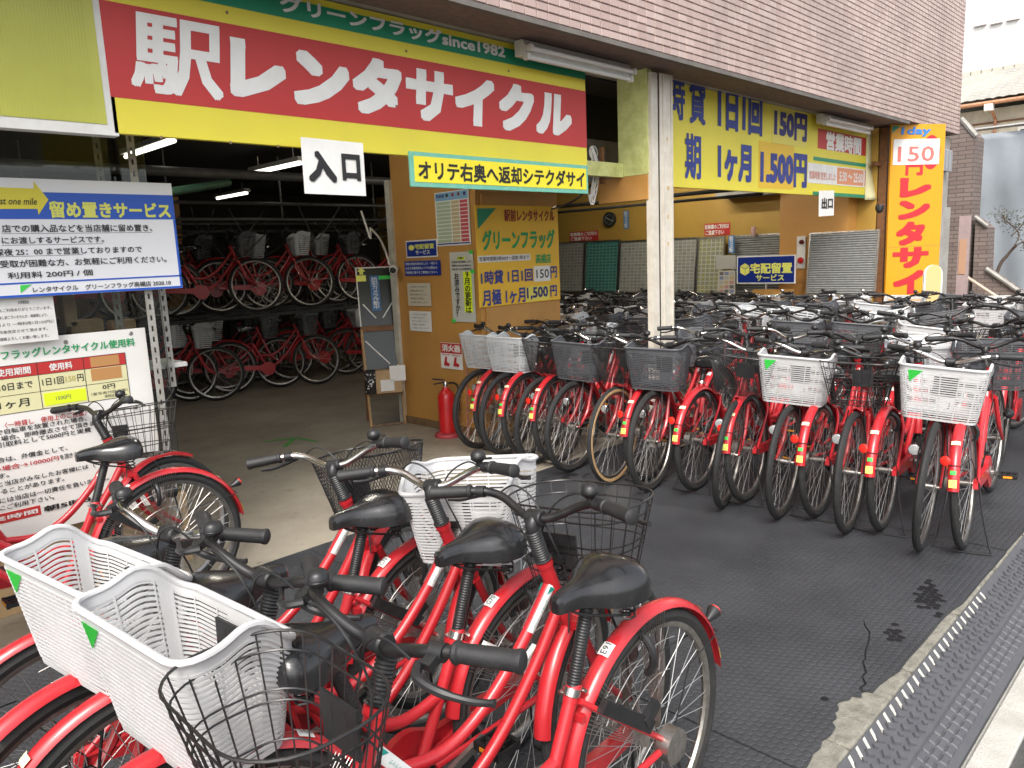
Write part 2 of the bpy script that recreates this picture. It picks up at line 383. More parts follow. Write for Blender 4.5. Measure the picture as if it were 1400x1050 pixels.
FACE_S = Matrix(((1,0,0,0),(0,0,-1,0),(0,1,0,0),(0,0,0,1)))            # faces the street (-Y)
FACE_W = Matrix(((0,0,-1,0),(-1,0,0,0),(0,1,0,0),(0,0,0,1)))           # faces -X
class Sign:
    """a flat panel; local x right, y up, z towards the reader. Corners come from where the panel stands."""
    def __init__(s, name, label, cat, face, plane, lb, rt_, mat_, th=.012, group=None, bevel=True, lift=0., tilt=0., roll=0.):
        s.face, s.plane = face, plane
        hit = (lambda p: onY(*p, plane)) if face == 'S' else (lambda p: onX(*p, plane))
        a = hit(lb) if len(lb) == 2 else vec(lb); b = hit(rt_) if len(rt_) == 2 else vec(rt_)
        Mf = FACE_S if face == 'S' else FACE_W
        s.M = Matrix.Translation(a) @ Mf @ Matrix.Rotation(roll, 4, 'Z') @ Matrix.Rotation(tilt, 4, 'X')
        s.inv = s.M.inverted(); q = s.inv @ b; s.w, s.h = q.x, q.y; s.th = th
        m = MB()
        if th > .004: m.cbox(0,0,-th,s.w,s.h,0,.0015)
        else: m.box(0,0,-th,s.w,s.h,0)
        s.o = m.build(name, mat_, None, False, s.M); tag(s.o, label, cat, group); s.n = 0
    def p(s, pt):
        """photo point -> panel coordinates (where that sight line meets the panel's own plane)"""
        o = s.inv @ Vector((0,0,CAMZ)); d = s.inv.to_3x3() @ ray(*pt); t = -o.z/d.z; q = o+d*t; return q.x, q.y
    def rect(s, lb, rt_, mat_, name='stripe', lift=.002, px=True):
        (x0,y0),(x1,y1) = (s.p(lb), s.p(rt_)) if px else (lb, rt_)
        x0 = max(x0,.001); y0 = max(y0,.001); x1 = min(x1,s.w-.001); y1 = min(y1,s.h-.001)
        return MB().box(x0,y0,0.0002,x1,y1,lift).build(name, mat_, s.o, False)
    def poly(s, pts, mat_, name='mark', lift=.003, px=True):
        q = [s.p(p) for p in pts] if px else pts
        return MB().prism(q, .0005, lift).build(name, mat_, s.o, False)
    def text(s, body, l, r, t, b, mat_, bold=0., lift=.004, shear=0., vertical=False, px=True, name='lettering', parent=None):
        """l,r,t,b: photo points giving the left, right, top and bottom of the writing (or local numbers)"""
        if px: u0, u1, v1, v0 = s.p(l)[0], s.p(r)[0], s.p(t)[1], s.p(b)[1]
        else: u0, u1, v1, v0 = l, r, t, b
        V, F, x0, x1, y0, y1 = glyph_mesh(body, vertical)
        sx = (u1-u0)/(x1-x0+2*bold); sy = (v1-v0)/(y1-y0+2*bold); m = MB(); k = 0
        offs = [(0,0)] if not bold else [(0,0)]+[(dx*bold,dy*bold) for dx in (-1,0,1) for dy in (-1,0,1) if dx or dy]
        if bold > .022:
            q = 6; e = [(-1+2*i/q) for i in range(q)]
            offs = [(0,0)]+[(t*bold,-bold) for t in e]+[(bold,t*bold) for t in e]+[(-t*bold,bold) for t in e]+[(-bold,-t*bold) for t in e]
        for dx, dy in offs:
            m.add([((v.x-x0+bold+dx)*sx+u0+shear*(v.y-(y0+y1)/2)*sy, (v.y-y0+bold+dy)*sy+v0, lift+k*.00005) for v in V], F); k += 1
        return m.build(name, mat_, parent or s.o, False)

# ================================================================== the ground
struct(MB().add([(-150,-150,-.125),(250,-150,-.125),(250,150,-.125),(-150,150,-.125)], [(0,1,2,3)]).build('road', ASPHALT, None, False))
gut = struct(MB().box(-8,.47,-.3,40,.63,-.122).build('gutter', GUTTER, None, False))
gm = MB().cbox(-.298,-.052,-.07,.298,.052,.012,.006).mesh('gutter_block', GUTTER, False)
for i in range(26): link('gutter_block', gm, gut, Matrix.Translation((.35+i*.6,.522,-.118+random.uniform(-.002,.002))))
kerb = struct(MB().box(-8,.83,-.3,40,.985,-.03).build('kerb', KERB, None, False))
km = MB().cbox(-.296,-.078,-.2,.296,.078,0,.008).mesh('kerb_stone', KERB, False)
for i in range(28): link('kerb_stone', km, kerb, Matrix.Translation((-1.0+i*.6,.906,random.uniform(-.004,.0))) @ Matrix.Rotation(random.uniform(-.006,.006),4,'Z'))
struct(MB().box(-8,.987,-.3,40,14.2,-.002).build('shop_floor', FLOORM, None, False))

# rubber mats, with the worn, torn edge at the kerb
def rubber_mat(poly, label, z=.009):
    o = MB().prism(poly, .0, z).build('rubber_mat', MATM, None, False); tag(o, label, 'mat', 'rubber mats on the forecourt'); return o
def jag(x0, x1, n, y, a):
    return [(x0+(x1-x0)*i/n, y+random.uniform(-a,a)) for i in range(n+1)]
rubber_mat([(-4,.89)]+jag(-3.9,2.075,26,.893,.010)+[(2.08,3.755),(-4,3.755)], 'black studded rubber mat under the nearest parked bicycles')
edge = [(2.084,.893),(2.125,.890),(2.19,.902),(2.23,.896),(2.27,.907),(2.32,.899),(2.365,.903),(2.385,.925),(2.42,.921),(2.45,.940),(2.474,.935),(2.50,.955),(2.53,.950),(2.56,.930),(2.585,.934),(2.601,.905),(2.62,.912),
        (2.64,.930),(2.68,.926),(2.72,.951),(2.76,.953),(2.80,.975),(2.827,.988),(2.86,.990),(2.90,1.006),(3.0,1.028),(3.076,1.052),(3.12,1.087),(3.174,1.108),(3.124,1.082),(3.080,1.046),(3.002,1.022),(2.903,1.000),(2.862,.983),(2.830,.981),(2.803,.967),(2.764,.946),(2.722,.944),(2.685,.918),(2.645,.921),(2.655,.886),(2.724,.884),(2.80,.874)]+jag(2.86,3.5,6,.862,.005)+jag(3.6,4.35,6,.838,.004)
m2 = rubber_mat(edge+[(4.368,3.755),(2.0845,3.755)], 'black studded rubber mat with torn corner beside the kerb ramp')
MB().add([(2.60,.93,.0006),(2.66,.90,.0006),(2.78,.93,.0006),(2.92,.985,.0006),(3.10,1.04,.0006),(3.18,1.10,.0006),(3.12,1.10,.0006),(2.98,1.035,.0006),(2.84,1.005,.0006),(2.70,.965,.0006)],[tuple(range(10))]).build('crack_shadow_strip', mat('crack_shadow_black',(.012,.012,.012),.9), m2, False)  # painted shadow: black strip laid under the split in the mat
rubber_mat(jag(4.375,13.0,24,.838,.005)+[(13.0,3.755),(4.372,3.755)], 'black studded rubber mat under the right rows of bicycles')
WORN = mat('worn_through_mat', (.008,.008,.009), .55, spec=.3)
def patch(cx, cy, rx, ry, n, name='worn_patch'):
    m = MB(); s = .031
    i = 0; hx = s*.5; hy = s*.8660254
    for a in range(-40,41):
        for b in range(-12,13):
            x = round(cx/s)*s+a*s+(hx if b % 2 else 0); y = round(cy/(2*hy))*2*hy+b*hy
            dx, dy = (x-cx)/rx, (y-cy-.25*(x-cx))/ry; d = dx*dx+dy*dy
            if d > 1.15 or (d > .35 and random.random() < .45): continue
            k = s*.56; i += 1
            m.add([(x+math.cos(t*1.0472+.5236)*k*random.uniform(.8,1.1), y+math.sin(t*1.0472+.5236)*k*random.uniform(.8,1.1), .0094+(i%7)*.00003) for t in range(6)], [(0,1,2,3,4,5)])
    return m.build(name, WORN, m2, False)
for px,py,rx,ry,n in ((1270,820,.20,.055,60),(1222,868,.085,.03,26),(778,652,.10,.05,22),(745,656,.06,.02,12),(1124,958,.035,.02,8),(800,652,.05,.02,10)):
    p = onZ(px,py); patch(p.x,p.y,rx,ry,n)

# kerb ramp blocks
SL = math.atan2(.095,.24)
def stud_mesh(name, poly, h, mat_):
    m = MB(); n = len(poly); c = (sum(p[0] for p in poly)/n, sum(p[1] for p in poly)/n)
    m.add([(x,y,0) for x,y in poly]+[(c[0]+(x-c[0])*.8,c[1]+(y-c[1])*.8,h) for x,y in poly], [tuple(range(n,2*n))]+[(k,(k+1)%n,n+(k+1)%n,n+k) for k in range(n)])
    return m
dia = stud_mesh('d', [(-.023,0),(0,-.019),(.023,0),(0,.019)], .009, RAMP); small = stud_mesh('s', [(-.013,0),(0,-.012),(.013,0),(0,.012)], .008, RAMP)
brk = stud_mesh('b', [(-.023,-.012),(.023,-.012),(.023,.012),(-.023,.012)], .005, RAMP)
mark = MB().prism([(-.022,-.016),(-.006,-.016),(.022,.016),(.006,.016)], 0, .002)
dia_me, small_me, brk_me, mark_me = dia.mesh('stud',RAMP,False), small.mesh('stud',RAMP,False), brk.mesh('stud',RAMP,False), mark.mesh('white_mark',STRIPE,False)
def ramp_block(X, near, marks, label):
    L = .795; m = MB()
    m.add([(0,0,0),(L,0,0),(L,-.24,-.095),(0,-.24,-.095),(0,0,-.12),(L,0,-.12),(L,-.24,-.12),(0,-.24,-.12)], [(0,3,2,1),(0,1,5,4),(1,2,6,5),(2,3,7,6),(3,0,4,7)])
    o = m.build('ramp_block', RAMP, None, False); o.location = (X,.824,-.004); tag(o, label, 'kerb ramp', 'kerb ramp blocks')
    spots = []
    for i in range(17):
        x = .03+i*.046
        for r in range(3):
            spots.append((small_me if (i+r) % 2 else dia_me, small if (i+r) % 2 else dia, x, .045+r*.036 + (.0)))
    for i in range(13):
        for r in range(3): spots.append((brk_me, brk, .035+i*.060+(.0), .163+r*.028))
    J = MB(); SR = Matrix.Rotation(SL,4,'X')
    for me, mb, x, d in spots:
        M = Matrix.Translation((x,-d*math.cos(SL),-d*math.sin(SL))) @ SR
        if near: link('stud', me, o, M)
        else: J.add([M @ Vector(v) for v in mb.v], mb.f)
    if not near: stuff(J.build('studs', RAMP, o, False))
    if marks:
        for i in range(13):
            d = .022; link('white_mark', mark_me, o, Matrix.Translation((.03+i*.061,-d*math.cos(SL),-d*math.sin(SL)+.0006)) @ SR)
    lip = MB().bar((0,-.152*math.cos(SL),-.152*math.sin(SL)+.002),(L,-.152*math.cos(SL),-.152*math.sin(SL)+.002),.006,.006).build('ridge', RAMP, o, False)
ord_ = ['first','second','third','fourth','fifth','sixth','seventh','eighth','ninth','tenth','eleventh','twelfth','thirteenth','fourteenth','fifteenth','sixteenth','seventeenth','eighteenth','nineteenth','twentieth']
def nth(i):
    if i < 20: return ord_[i]
    n = i+1; return f"{n}{'st' if n%10==1 and n!=11 else 'nd' if n%10==2 and n!=12 else 'rd' if n%10==3 and n!=13 else 'th'}"
for i, X in enumerate([1.42,2.215,3.01,3.805,4.60,5.395,6.19,6.985,7.78]):
    ramp_block(X, i < 5, 1 <= i <= 2, f'grey studded kerb ramp block{" with white marks" if 1<=i<=2 else ""}, {nth(i)} along the kerb from the viewer')

# green arrow sprayed on the floor
g = MB(); A = onZ(388,612); d = (onZ(404,598)-A).normalized(); n_ = Vector((-d.y,d.x,0))
P = lambda a,b: tuple((A+d*a+n_*b)[:2])
g.prism([P(.02,-.02),P(.36,-.022),P(.36,.02),P(.02,.018)], .0008, .0014); g.prism([P(.33,-.03),P(.16,-.25),P(.185,-.27),P(.39,-.01)], .0008, .0014); g.prism([P(.33,.03),P(.26,.26),P(.29,.265),P(.39,.012)], .0008, .0014)
tag(g.build('floor_arrow', GREENPAINT, None, False), 'green arrow sprayed on the concrete shop floor', 'floor marking')

# ================================================================== the shop building
B = empty('shop_building', (0,0,0)); tag(B, 'brown tiled building standing over the open bicycle rental shop', 'building')
TF, ZS = 3.15, 2.94
tw = MB().box(-4,TF+.006,ZS+.001,11.895,3.55,7.0).build('tiled_wall', GROUT, B, False)
t1 = MB(); a,b,c = .0468,.0218,.0026
t1.add([(-a,.0,-b),(a,.0,-b),(a,.0,b),(-a,.0,b),(-a+c,-.0065,-b+c),(a-c,-.0065,-b+c),(a-c,-.0065,b-c),(-a+c,-.0065,b-c)], [(4,5,6,7),(0,1,5,4),(1,2,6,5),(2,3,7,6),(3,0,4,7)])
tme = t1.mesh('tile', TILE, False)
cells = []
for i in range(-10,119):
    for k in range(0,50): cells.append((.05+i*.1, ZS+.026+k*.05))
def tile_size(q):
    p = Vector((q[0],TF,q[1]))-Vector((0,0,CAMZ)); z = p.dot(fw)
    u = p.dot(rt)/z*FPX+700; v = p.dot(dn)/z*FPX+525
    return (0 <= u <= 1400 and 0 <= v <= 1050, 1/p.length)
cells.sort(key=lambda q: tile_size(q), reverse=True)
J = MB()
for n_i, (x,z) in enumerate(cells):
    dy = random.uniform(-.0008,.0008); M = Matrix.Translation((x,TF+.006+dy,z)) @ Matrix.Rotation(random.uniform(-.006,.006),4,'X')
    if n_i < 300: link('tile', tme, tw, M)
    else: J.add([M @ Vector(v) for v in t1.v], t1.f)
stuff(J.build('tiles', TILE, tw, False))
MB().box(-4,3.17,ZS+.004,11.88,3.9,ZS+.06).build('soffit', SOFFIT, B, False)
MB().box(-4,TF+.001,ZS-.03,9.93,3.185,ZS-.001).build('drip_edge', mat('grey_drip_edge',(.16,.145,.13),.8,noise=(4,.6)), B, False)
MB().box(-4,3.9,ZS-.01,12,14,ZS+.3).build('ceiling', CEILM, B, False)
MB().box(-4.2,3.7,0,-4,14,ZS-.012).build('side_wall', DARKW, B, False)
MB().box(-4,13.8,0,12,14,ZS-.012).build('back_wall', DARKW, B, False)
MB().box(10.0,3.52,0,10.2,13.8,ZS-.012).build('end_wall', WALLO2, B, False)
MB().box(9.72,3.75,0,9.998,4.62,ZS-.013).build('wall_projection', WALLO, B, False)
MB().box(9.62,4.63,2.24,9.997,5.5,2.62).build('concrete_beam', CONC, B, False)
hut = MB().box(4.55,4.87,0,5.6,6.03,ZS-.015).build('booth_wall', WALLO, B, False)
MB().box(4.515,6.02,0,4.56,6.09,2.35).build('door_jamb', mat('cream_jamb',(.60,.57,.48),.55,noise=(8,.5)), hut, False)
MB().box(4.60,4.85,.45,5.52,4.868,2.12).build('orange_panel', mat('paler_orange_board',(.52,.27,.075),.5,noise=(2,.4)), hut, False)
MB().box(4.536,4.86,0,4.549,6.03,.07).build('grimy_skirting', mat('grimy_skirting',(.22,.13,.06),.8,noise=(15,.8)), hut, False)
# pillar beside the opening: peeling yellow paint over orange
pl = MB().box(5.062,3.47,2.17,5.12,3.745,ZS-.002).build('pillar_face', YPAINT, B, False)
MB().box(4.45,3.70,2.165,5.06,3.76,2.27).build('peeling_beam', YPAINT, B, False)
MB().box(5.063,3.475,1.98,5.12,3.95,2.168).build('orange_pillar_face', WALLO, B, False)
MB().box(4.3,4.30,2.2,6.6,4.38,2.56).build('blockwork_panel', GREYBLK, B, False); MB().box(4.3,4.31,2.561,6.6,4.38,ZS-.012).build('void_shade_panel', mat('void_shade_black',(.012,.012,.012),.9), B, False)  # black sheet painted as the dark opening, also hides the bay tube
MB().box(4.93,3.80,2.12,4.955,3.83,2.40).build('bracket', WOOD, B, False)
# shutter post
po = MB()
po.box(5.165,3.425,0,5.345,3.50,ZS-.03).box(5.075,3.44,0,5.16,3.495,ZS-.03)
post = po.build('shutter_post', POSTM, B, False)
MB().box(5.160,3.431,0,5.166,3.49,ZS-.031).build('post_groove', INK, post, False)
MB().box(5.310,3.418,0,5.318,3.424,ZS-.03).build('post_ridge', POSTM, post, False)
MB().box(5.20,3.418,0,5.205,3.424,ZS-.03).build('post_ridge', POSTM, post, False)
STAINY = mat('rust_stain',(.50,.35,.16),.6)
for z,w in ((2.05,.03),(1.83,.02),(2.42,.015),(1.62,.018)): MB().box(5.255,3.4232,z,5.255+w,3.4245,z+.03).build('stain', STAINY, post, False)
bp = MB().bar((10.04,3.46,0),(10.04,3.46,ZS-.02),.09,.08).build('brown_post', WOOD, B, False)
MB().bar((9.86,3.52,2.50),(9.99,3.50,2.50),.05,.05).build('brown_rail', WOOD, bp, False)
MB().bar((10.35,3.72,0),(10.35,3.72,ZS-.02),.06,.06).build('brown_post', WOOD, B, False)
cp = MB().box(10.55,3.24,0,11.84,3.95,ZS-.032).build('concrete_pillar', CONC, B, False)
MB().box(11.0,3.10,0,11.5,3.238,1.98).build('pillar_plinth', CONC, cp, False)
for i in range(3): MB().cbox(11.30+i*.13,3.15,2.45,11.40+i*.13,3.238,2.72,.01).build('meter_box', mat('grey_meter',(.25,.26,.27),.5), cp, False)
# glazed office front at left
gf = MB().box(-2,4.16,0,1.60,4.24,.39).build('office_wall', PLY, B, False)
MB().box(-1.95,4.19,.40,1.60,4.198,2.32).build('glass_pane', GLASS, gf, False)
MB().box(-2,4.16,2.32,1.62,4.25,ZS-.013).build('lintel', mat('dark_lintel',(.06,.06,.06),.6), gf, False)
MB().box(-2,6.3,0,1.0,6.36,ZS-.013).build('office_back_wall', mat('office_wall_paint',(.17,.15,.12),.8,noise=(1.2,.6)), gf, False)

# slotted angle posts
def slotted(x, y, z0, z1, label, rz=0.):
    m = MB(); w = .038; n = int((z1-z0)/.055)
    m.box(0,0,0,w*.36,.003,z1-z0).box(w*.64,0,0,w,.003,z1-z0)
    for i in range(n+1):
        zz = i*.055; m.box(w*.36,0,zz,w*.64,.003,min(zz+.028,z1-z0))
    m.box(w-.003,.003,0,w,w,z1-z0)
    o = m.build('slotted_post', ANGLE, None, False); o.location = (x,y,z0); o.rotation_euler.z = rz; tag(o, label, 'post', 'slotted steel angle posts'); return o
p1 = onY(200,420,4.06); slotted(p1.x,4.06,0,2.3,'grey slotted steel post at the right edge of the fee board')
p2 = onY(219,420,4.22); slotted(p2.x,4.22,onY(229,530,4.22).z,1.62,'short slotted steel post hanging right of the fee board')
p3 = onY(127,200,4.35); slotted(p3.x,4.35,0,2.35,'slotted steel post behind the office glass')
sh = onY(243,497,4.3); tag(MB().cbox(sh.x-.75,4.24,sh.z-.012,sh.x+.03,4.55,sh.z+.012).build('shelf_board', FIXW, None, False), 'white shelf board sticking out beside the slotted posts', 'shelf')
# odds and ends on the sill behind the glass
for px,py,w,h,mt,lab in ((118,445,.16,.09,CARD,'small orange box on the window sill, left of the post'),(168,440,.12,.07,CARD,'orange card box on the window sill by the slotted post'),(95,430,.06,.22,PLY,'pale wooden tool leaning behind the office glass')):
    q = onY(px,py,4.38); o = MB().cbox(q.x-w/2,4.36,q.z-.06,q.x+w/2,4.46,q.z-.06+h,.006).build('card_box' if mt is CARD else 'wooden_tool', mt, None, False); tag(o, lab, 'box' if mt is CARD else 'tool')
tag(MB().box(-1.9,4.30,onY(110,455,4.38).z-.09,1.5,4.9,onY(110,455,4.38).z-.065).build('window_shelf', WOOD, None, False), 'dark timber shelf behind the office glass', 'shelf')

# fluorescent lamps
def lamp_out(a, b, z, y, label):
    r = empty('fluorescent_fixture', ((a+b)/2, y, z)); tag(r, label, 'lamp', 'twin fluorescent fixtures on the signs'); L = (b-a)/2
    m = MB(); m.add([(s*L,yy,zz) for s in (-1,1) for yy,zz in ((.045,.05),(-.02,.05),(-.06,-.005),(-.035,-.045),(.045,-.045))], [(4,3,2,1,0),(5,6,7,8,9)]+[(i,(i+1)%5,5+(i+1)%5,5+i) for i in range(5)])
    m.build('housing', FIXW, r, False)
    for dy,dz in ((-.075,-.012),(-.045,-.058)):
        t = MB().tube([(-L+.035,dy,dz),(L-.035,dy,dz)], .0155, 10).build('tube', TUBEOFF, r)
        for s in (-1,1): MB().box(s*(L-.018)-.014,dy-.018,dz-.018,s*(L-.018)+.014,dy+.022,dz+.02).build('lamp_holder', FIXW, r, False)
    return r
f1a, f1b = onY(706,62,3.5), onY(857,100,3.5); lamp_out(f1a.x+.03, f1b.x, (onY(706,66,3.5).z+onY(857,98,3.5).z)/2, 3.50, 'unlit twin tube fixture at the top right of the red sign')
f2a, f2b = onY(1122,162,3.5), onY(1183,178,3.5); lamp_out(f2a.x, f2b.x, (onY(1126,162,3.5).z+onY(1181,176,3.5).z)/2, 3.50, 'unlit twin tube fixture above the opening hours sign')
def lamp_in(x, y0, y1, z, label, mt=None):
    r = empty('ceiling_lamp', (x,(y0+y1)/2,z)); tag(r, label, 'lamp', 'lit ceiling tubes in the garage'); L = (y1-y0)/2
    MB().box(-.05,-L,.0,.05,L,.05).build('housing', FIXW, r, False)
    MB().tube([(0,-L+.02,-.022),(0,L-.02,-.022)], .019, 10).build('tube', mt or TUBEON, r)
    for s in (-1,1): MB().tube([(0,s*L*.7,.05),(0,s*L*.7,ZS-z-.012)], .006, 6).build('hanger', STEEL, r)
lamp_in(3.0,7.1,8.35,2.76,'lit ceiling tube nearest to the red sign'); lamp_in(4.80,8.0,9.2,2.76,'lit ceiling tube behind the entrance notice')
lamp_in(5.95,11.6,12.7,2.76,'small far lit ceiling tube deep in the garage'); lamp_in(.9,7.4,8.6,2.76,'lit ceiling tube seen through the office glass')

lamp_in(2.7,4.6,5.8,2.76,'added unseen ceiling tube just inside the entrance, behind the shop sign',TUBEMID)  # unseen tube added as fill for the entrance floor and booth
lamp_in(6.9,4.7,5.9,2.76,'bright ceiling tube of the right bay, nearer the steel post',TUBEHI); lamp_in(8.7,5.2,6.4,2.76,'bright ceiling tube of the right bay, nearer the key boards',TUBEHI)

# ================================================================== bicycles
WR = .335; HUBR = Vector((0,0,WR)); HUBF = Vector((1.10,0,WR)); BBP = Vector((.46,0,.285)); STT = Vector((.308,0,.595))
HB_ = Vector((.90,0,.655)); SAX = Vector((-.055,0,.145)).normalized()
def ax(z): return HB_ + SAX*((z-HB_.z)/SAX.z)
CL = ax(.940) + Vector((.028,0,0))
MESH = {}
def reg(key, mb, mats, smooth=True): MESH[key] = mb.mesh(key.split('/')[0], mats, smooth)
def disc(Rr, z, n=48): return [(math.cos(2*math.pi*k/n)*Rr, 0, math.sin(2*math.pi*k/n)*Rr) for k in range(n)]
def ring(m, prof, n=56):
    """closed profile [(radius, y)] swept round the axle"""
    k = len(prof); vs = [(math.cos(2*math.pi*i/n)*r, y, math.sin(2*math.pi*i/n)*r) for i in range(n) for r,y in prof]
    m.add(vs, [(i*k+j, i*k+(j+1)%k, ((i+1)%n)*k+(j+1)%k, ((i+1)%n)*k+j) for i in range(n) for j in range(k)])
def tyre_prof(o, hw): return [(o-.036,-hw*.72),(o-.021,-hw),(o-.008,-hw*.78),(o,-hw*.28),(o,hw*.28),(o-.008,hw*.78),(o-.021,hw),(o-.036,hw*.72)]
rimp = [(.284,-.008),(.293,-.012),(.303,-.012),(.299,0),(.303,.012),(.293,.012),(.284,.008),(.281,0)]
for n, sfx in ((64,''),(32,'/low')):
    m = MB(); ring(m, tyre_prof(WR,.0195), n); reg('tyre'+sfx, m, RUBBER)
    m = MB(); ring(m, rimp, n); reg('rim'+sfx, m, STEEL)
m = MB(); ring(m, [(WR-.034,-.0178),(WR-.020,-.0202),(WR-.014,-.0196),(WR-.014,-.0165),(WR-.034,-.013)], 64); ring(m, [(WR-.034,.0178),(WR-.020,.0202),(WR-.014,.0196),(WR-.014,.0165),(WR-.034,.013)], 64); reg('tan_wall', m, TANWALL)
def spokes(rad, n=36, k=3):
    m = MB()
    for i in range(n):
        a = 2*math.pi*i/n; s = 1 if i % 2 else -1; d = (1 if (i//2) % 2 else -1)
        b = a + d*R(62)
        m.tube([(math.cos(b)*.022, s*.030, math.sin(b)*.022), (math.cos(a)*.288, s*.003, math.sin(a)*.288)], rad, k, caps=False)
    return m
reg('spokes', spokes(.0012,36,4), SPOKE); reg('spokes/low', spokes(.0016,24,3), SPOKE)
m = MB(); m.lathe([(-.052,.004),(-.050,.008),(-.036,.010),(-.034,.026),(-.029,.026),(-.027,.014),(.027,.014),(.029,.026),(.034,.026),(.036,.010),(.050,.008),(.052,.004)], (0,0,0), (0,1,0), 14); reg('hub', m, STEEL)
m = MB(); m.lathe([(.045,.014),(.047,.046),(.085,.046),(.088,.038),(.090,.010)], (0,0,0), (0,1,0), 18); reg('brake_drum', m, STEEL)
# frame
m = MB()
m.tube(spline([(.863,0,.765),(.745,0,.615),(.62,0,.50),(.50,0,.447),(.372,0,.462)],5), .0155, 12)
m.tube(spline([(.888,0,.690),(.79,0,.545),(.68,0,.415),(.58,0,.335),BBP],5), .0165, 12)
m.tube([BBP, (.384,0,.44), STT], [.0165,.0155,.0165], 12)
m.lathe([(-.018,.0175),(0,.0185),(.022,.0185),(.026,.0165)], STT, (STT-BBP), 14)
m.tube([HB_-SAX*.012, ax(.825)], .0195, 14); m.lathe([(-.006,.023),(.012,.023)], ax(.66), SAX, 14); m.lathe([(-.004,.023),(.010,.023)], ax(.815), SAX, 14)
m.lathe([(-.036,.022),(.036,.022)], BBP, (0,1,0), 14)
for s in (-1,1):
    m.tube(spline([(.42,s*.022,.287),(.30,s*.038,.305),(.12,s*.055,.325),(0,s*.060,WR)],3), .0095, 8)
    m.tube(spline([STT+Vector((-.005,s*.018,-.012)),(.22,s*.045,.515),(0,s*.062,WR+.004)],4), .0075, 8)
    m.box(-.022,s*.058-.003,WR-.018,.02,s*.058+.003,WR+.016)
m.bar((.30,-.028,.540),(.30,.028,.540),.016,.016)
reg('frame', m, RED)
m = MB()
ctr = [(.835,.748),(.80,.703),(.765,.660),(.745,.633)]
p0, p1_ = Vector((.853,0,.753)), Vector((.775,0,.653)); dd = (p1_-p0).normalized(); nn = Vector((dd.z,0,-dd.x))
for s in (-1,1):
    vs = []
    for i in range(2):
        q = (p0,p1_)[i]
        for a in (-50,-20,15,45):
            an = R(a); vs.append(q+Vector((0,s*math.cos(an)*.0168,0))-nn*math.sin(an)*.0168)
    m.add(vs, [(0,1,5,4),(1,2,6,5),(2,3,7,6)])
reg('frame_label', m, STW)
m = MB()
for s in (-1,1):
    q = p0+dd*.004; m.add([q+Vector((0,s*.0172,0))+nn*.010, q+Vector((0,s*.0172,0))-nn*.010, q+dd*.022+Vector((0,s*.0172,0))+nn*.010], [(0,1,2)])
reg('label_mark', m, STGM)
m = MB(); m.lathe([(-.009,.021),(.009,.021)], STT+Vector((.0,0,.008)), STT-BBP, 14); m.tube([STT+Vector((.018,-.022,.004)),STT+Vector((-.036,-.022,.004))],.005,6); m.tube([STT+Vector((-.026,-.022,.004)),STT+Vector((-.026,.022,.004))],.005,6); reg('seat_clamp', m, CHROME)
# fork
m = MB()
m.tube([ax(.66), ax(.625)], .018, 10); m.bar(ax(.632)+Vector((0,-.042,0)), ax(.632)+Vector((0,.042,0)), .03,.022)
for s in (-1,1):
    m.tube(spline([ax(.63)+Vector((0,s*.040,0)), ax(.50)+Vector((0,s*.048,0)), ax(.42)+Vector((.012,s*.052,0)), HUBF+Vector((0,s*.054,0))],4), [.013]*8+[.012,.011,.010,.009,.008], 8)
reg('fork', m, RED)
# mudguards
fsec = [(-.010,-.026),(.0,-.021),(.007,-.010),(.009,0),(.007,.010),(.0,.021),(-.010,.026),(-.008,.023),(.003,.0),(-.008,-.023)]
FR = .350
m = MB(); m.arc_strip(FR, fsec, R(8), R(172), 34, (0,0,WR)); m.arc_strip(FR-.002,[(0,-.006),(.012,-.006),(.012,.006),(0,.006)],R(40),R(41),1,(0,0,WR))
reg('rear_mudguard', m, RED)
m = MB(); m.arc_strip(FR, fsec, R(62), R(172), 24, (1.10,0,WR)); reg('front_mudguard', m, RED); m = MB(); m.arc_strip(FR, fsec, R(98), R(172), 18, (1.10,0,WR)); reg('front_mudguard/short', m, RED)
def fpt(a, dr, y=0, c=0.): return Vector((c+math.cos(a)*(FR+dr), y, WR+math.sin(a)*(FR+dr)))
m = MB()
for s in (-1,1): m.tube([(0,s*.066,WR),(-.12,s*.050,WR+.16),fpt(R(152),.002,s*.026)], .0022, 5)
m.tube([fpt(R(152),.011,-.027),fpt(R(152),.012,0),fpt(R(152),.011,.027)], .0022, 5); reg('mudguard_stay', m, BLACKM)
def sticker(a0, a1, mt, key, hw=.017):
    m = MB(); sec = [(.0095,-hw),(.0112,0),(.0095,hw)]; n = 3; vs = []
    for i in range(n+1):
        a = a0+(a1-a0)*i/n
        for dr, y in sec: vs.append((math.cos(a)*(FR+dr-abs(y)*.12+.0012), y, WR+math.sin(a)*(FR+dr-abs(y)*.12+.0012)))
    m.add(vs, [(i*3+k, i*3+k+1, i*3+4+k, i*3+3+k) for i in range(n) for k in range(2)]); reg(key, m, mt)
sticker(R(163),R(169),STY,'yellow_sticker'); sticker(R(156),R(159),STG,'green_sticker',.013); sticker(R(131),R(134.5),STP,'pale_sticker',.02); sticker(R(58),R(64),STW,'number_sticker',.016)
m = MB(); q = fpt(R(147),.018); dv = Vector((-.94,0,.34))
m.lathe([(-.004,.008),(.030,.020),(.038,.021)], q-Vector((0,0,.0)), dv, 14); reg('reflector_housing', m, BLACKP)
m = MB(); m.lathe([(.0385,.0205),(.044,.018),(.047,.008)], q, dv, 14); reg('reflector', m, LENS)
m = MB(); q2 = fpt(R(149),.012,.0); m.lathe([(.0,.006),(.012,.017),(.016,.024),(.022,.024),(.026,.015)], q2+Vector((0,.028,.004)), Vector((-.95,.25,.1)), 14); reg('flat_reflector', m, LENS)
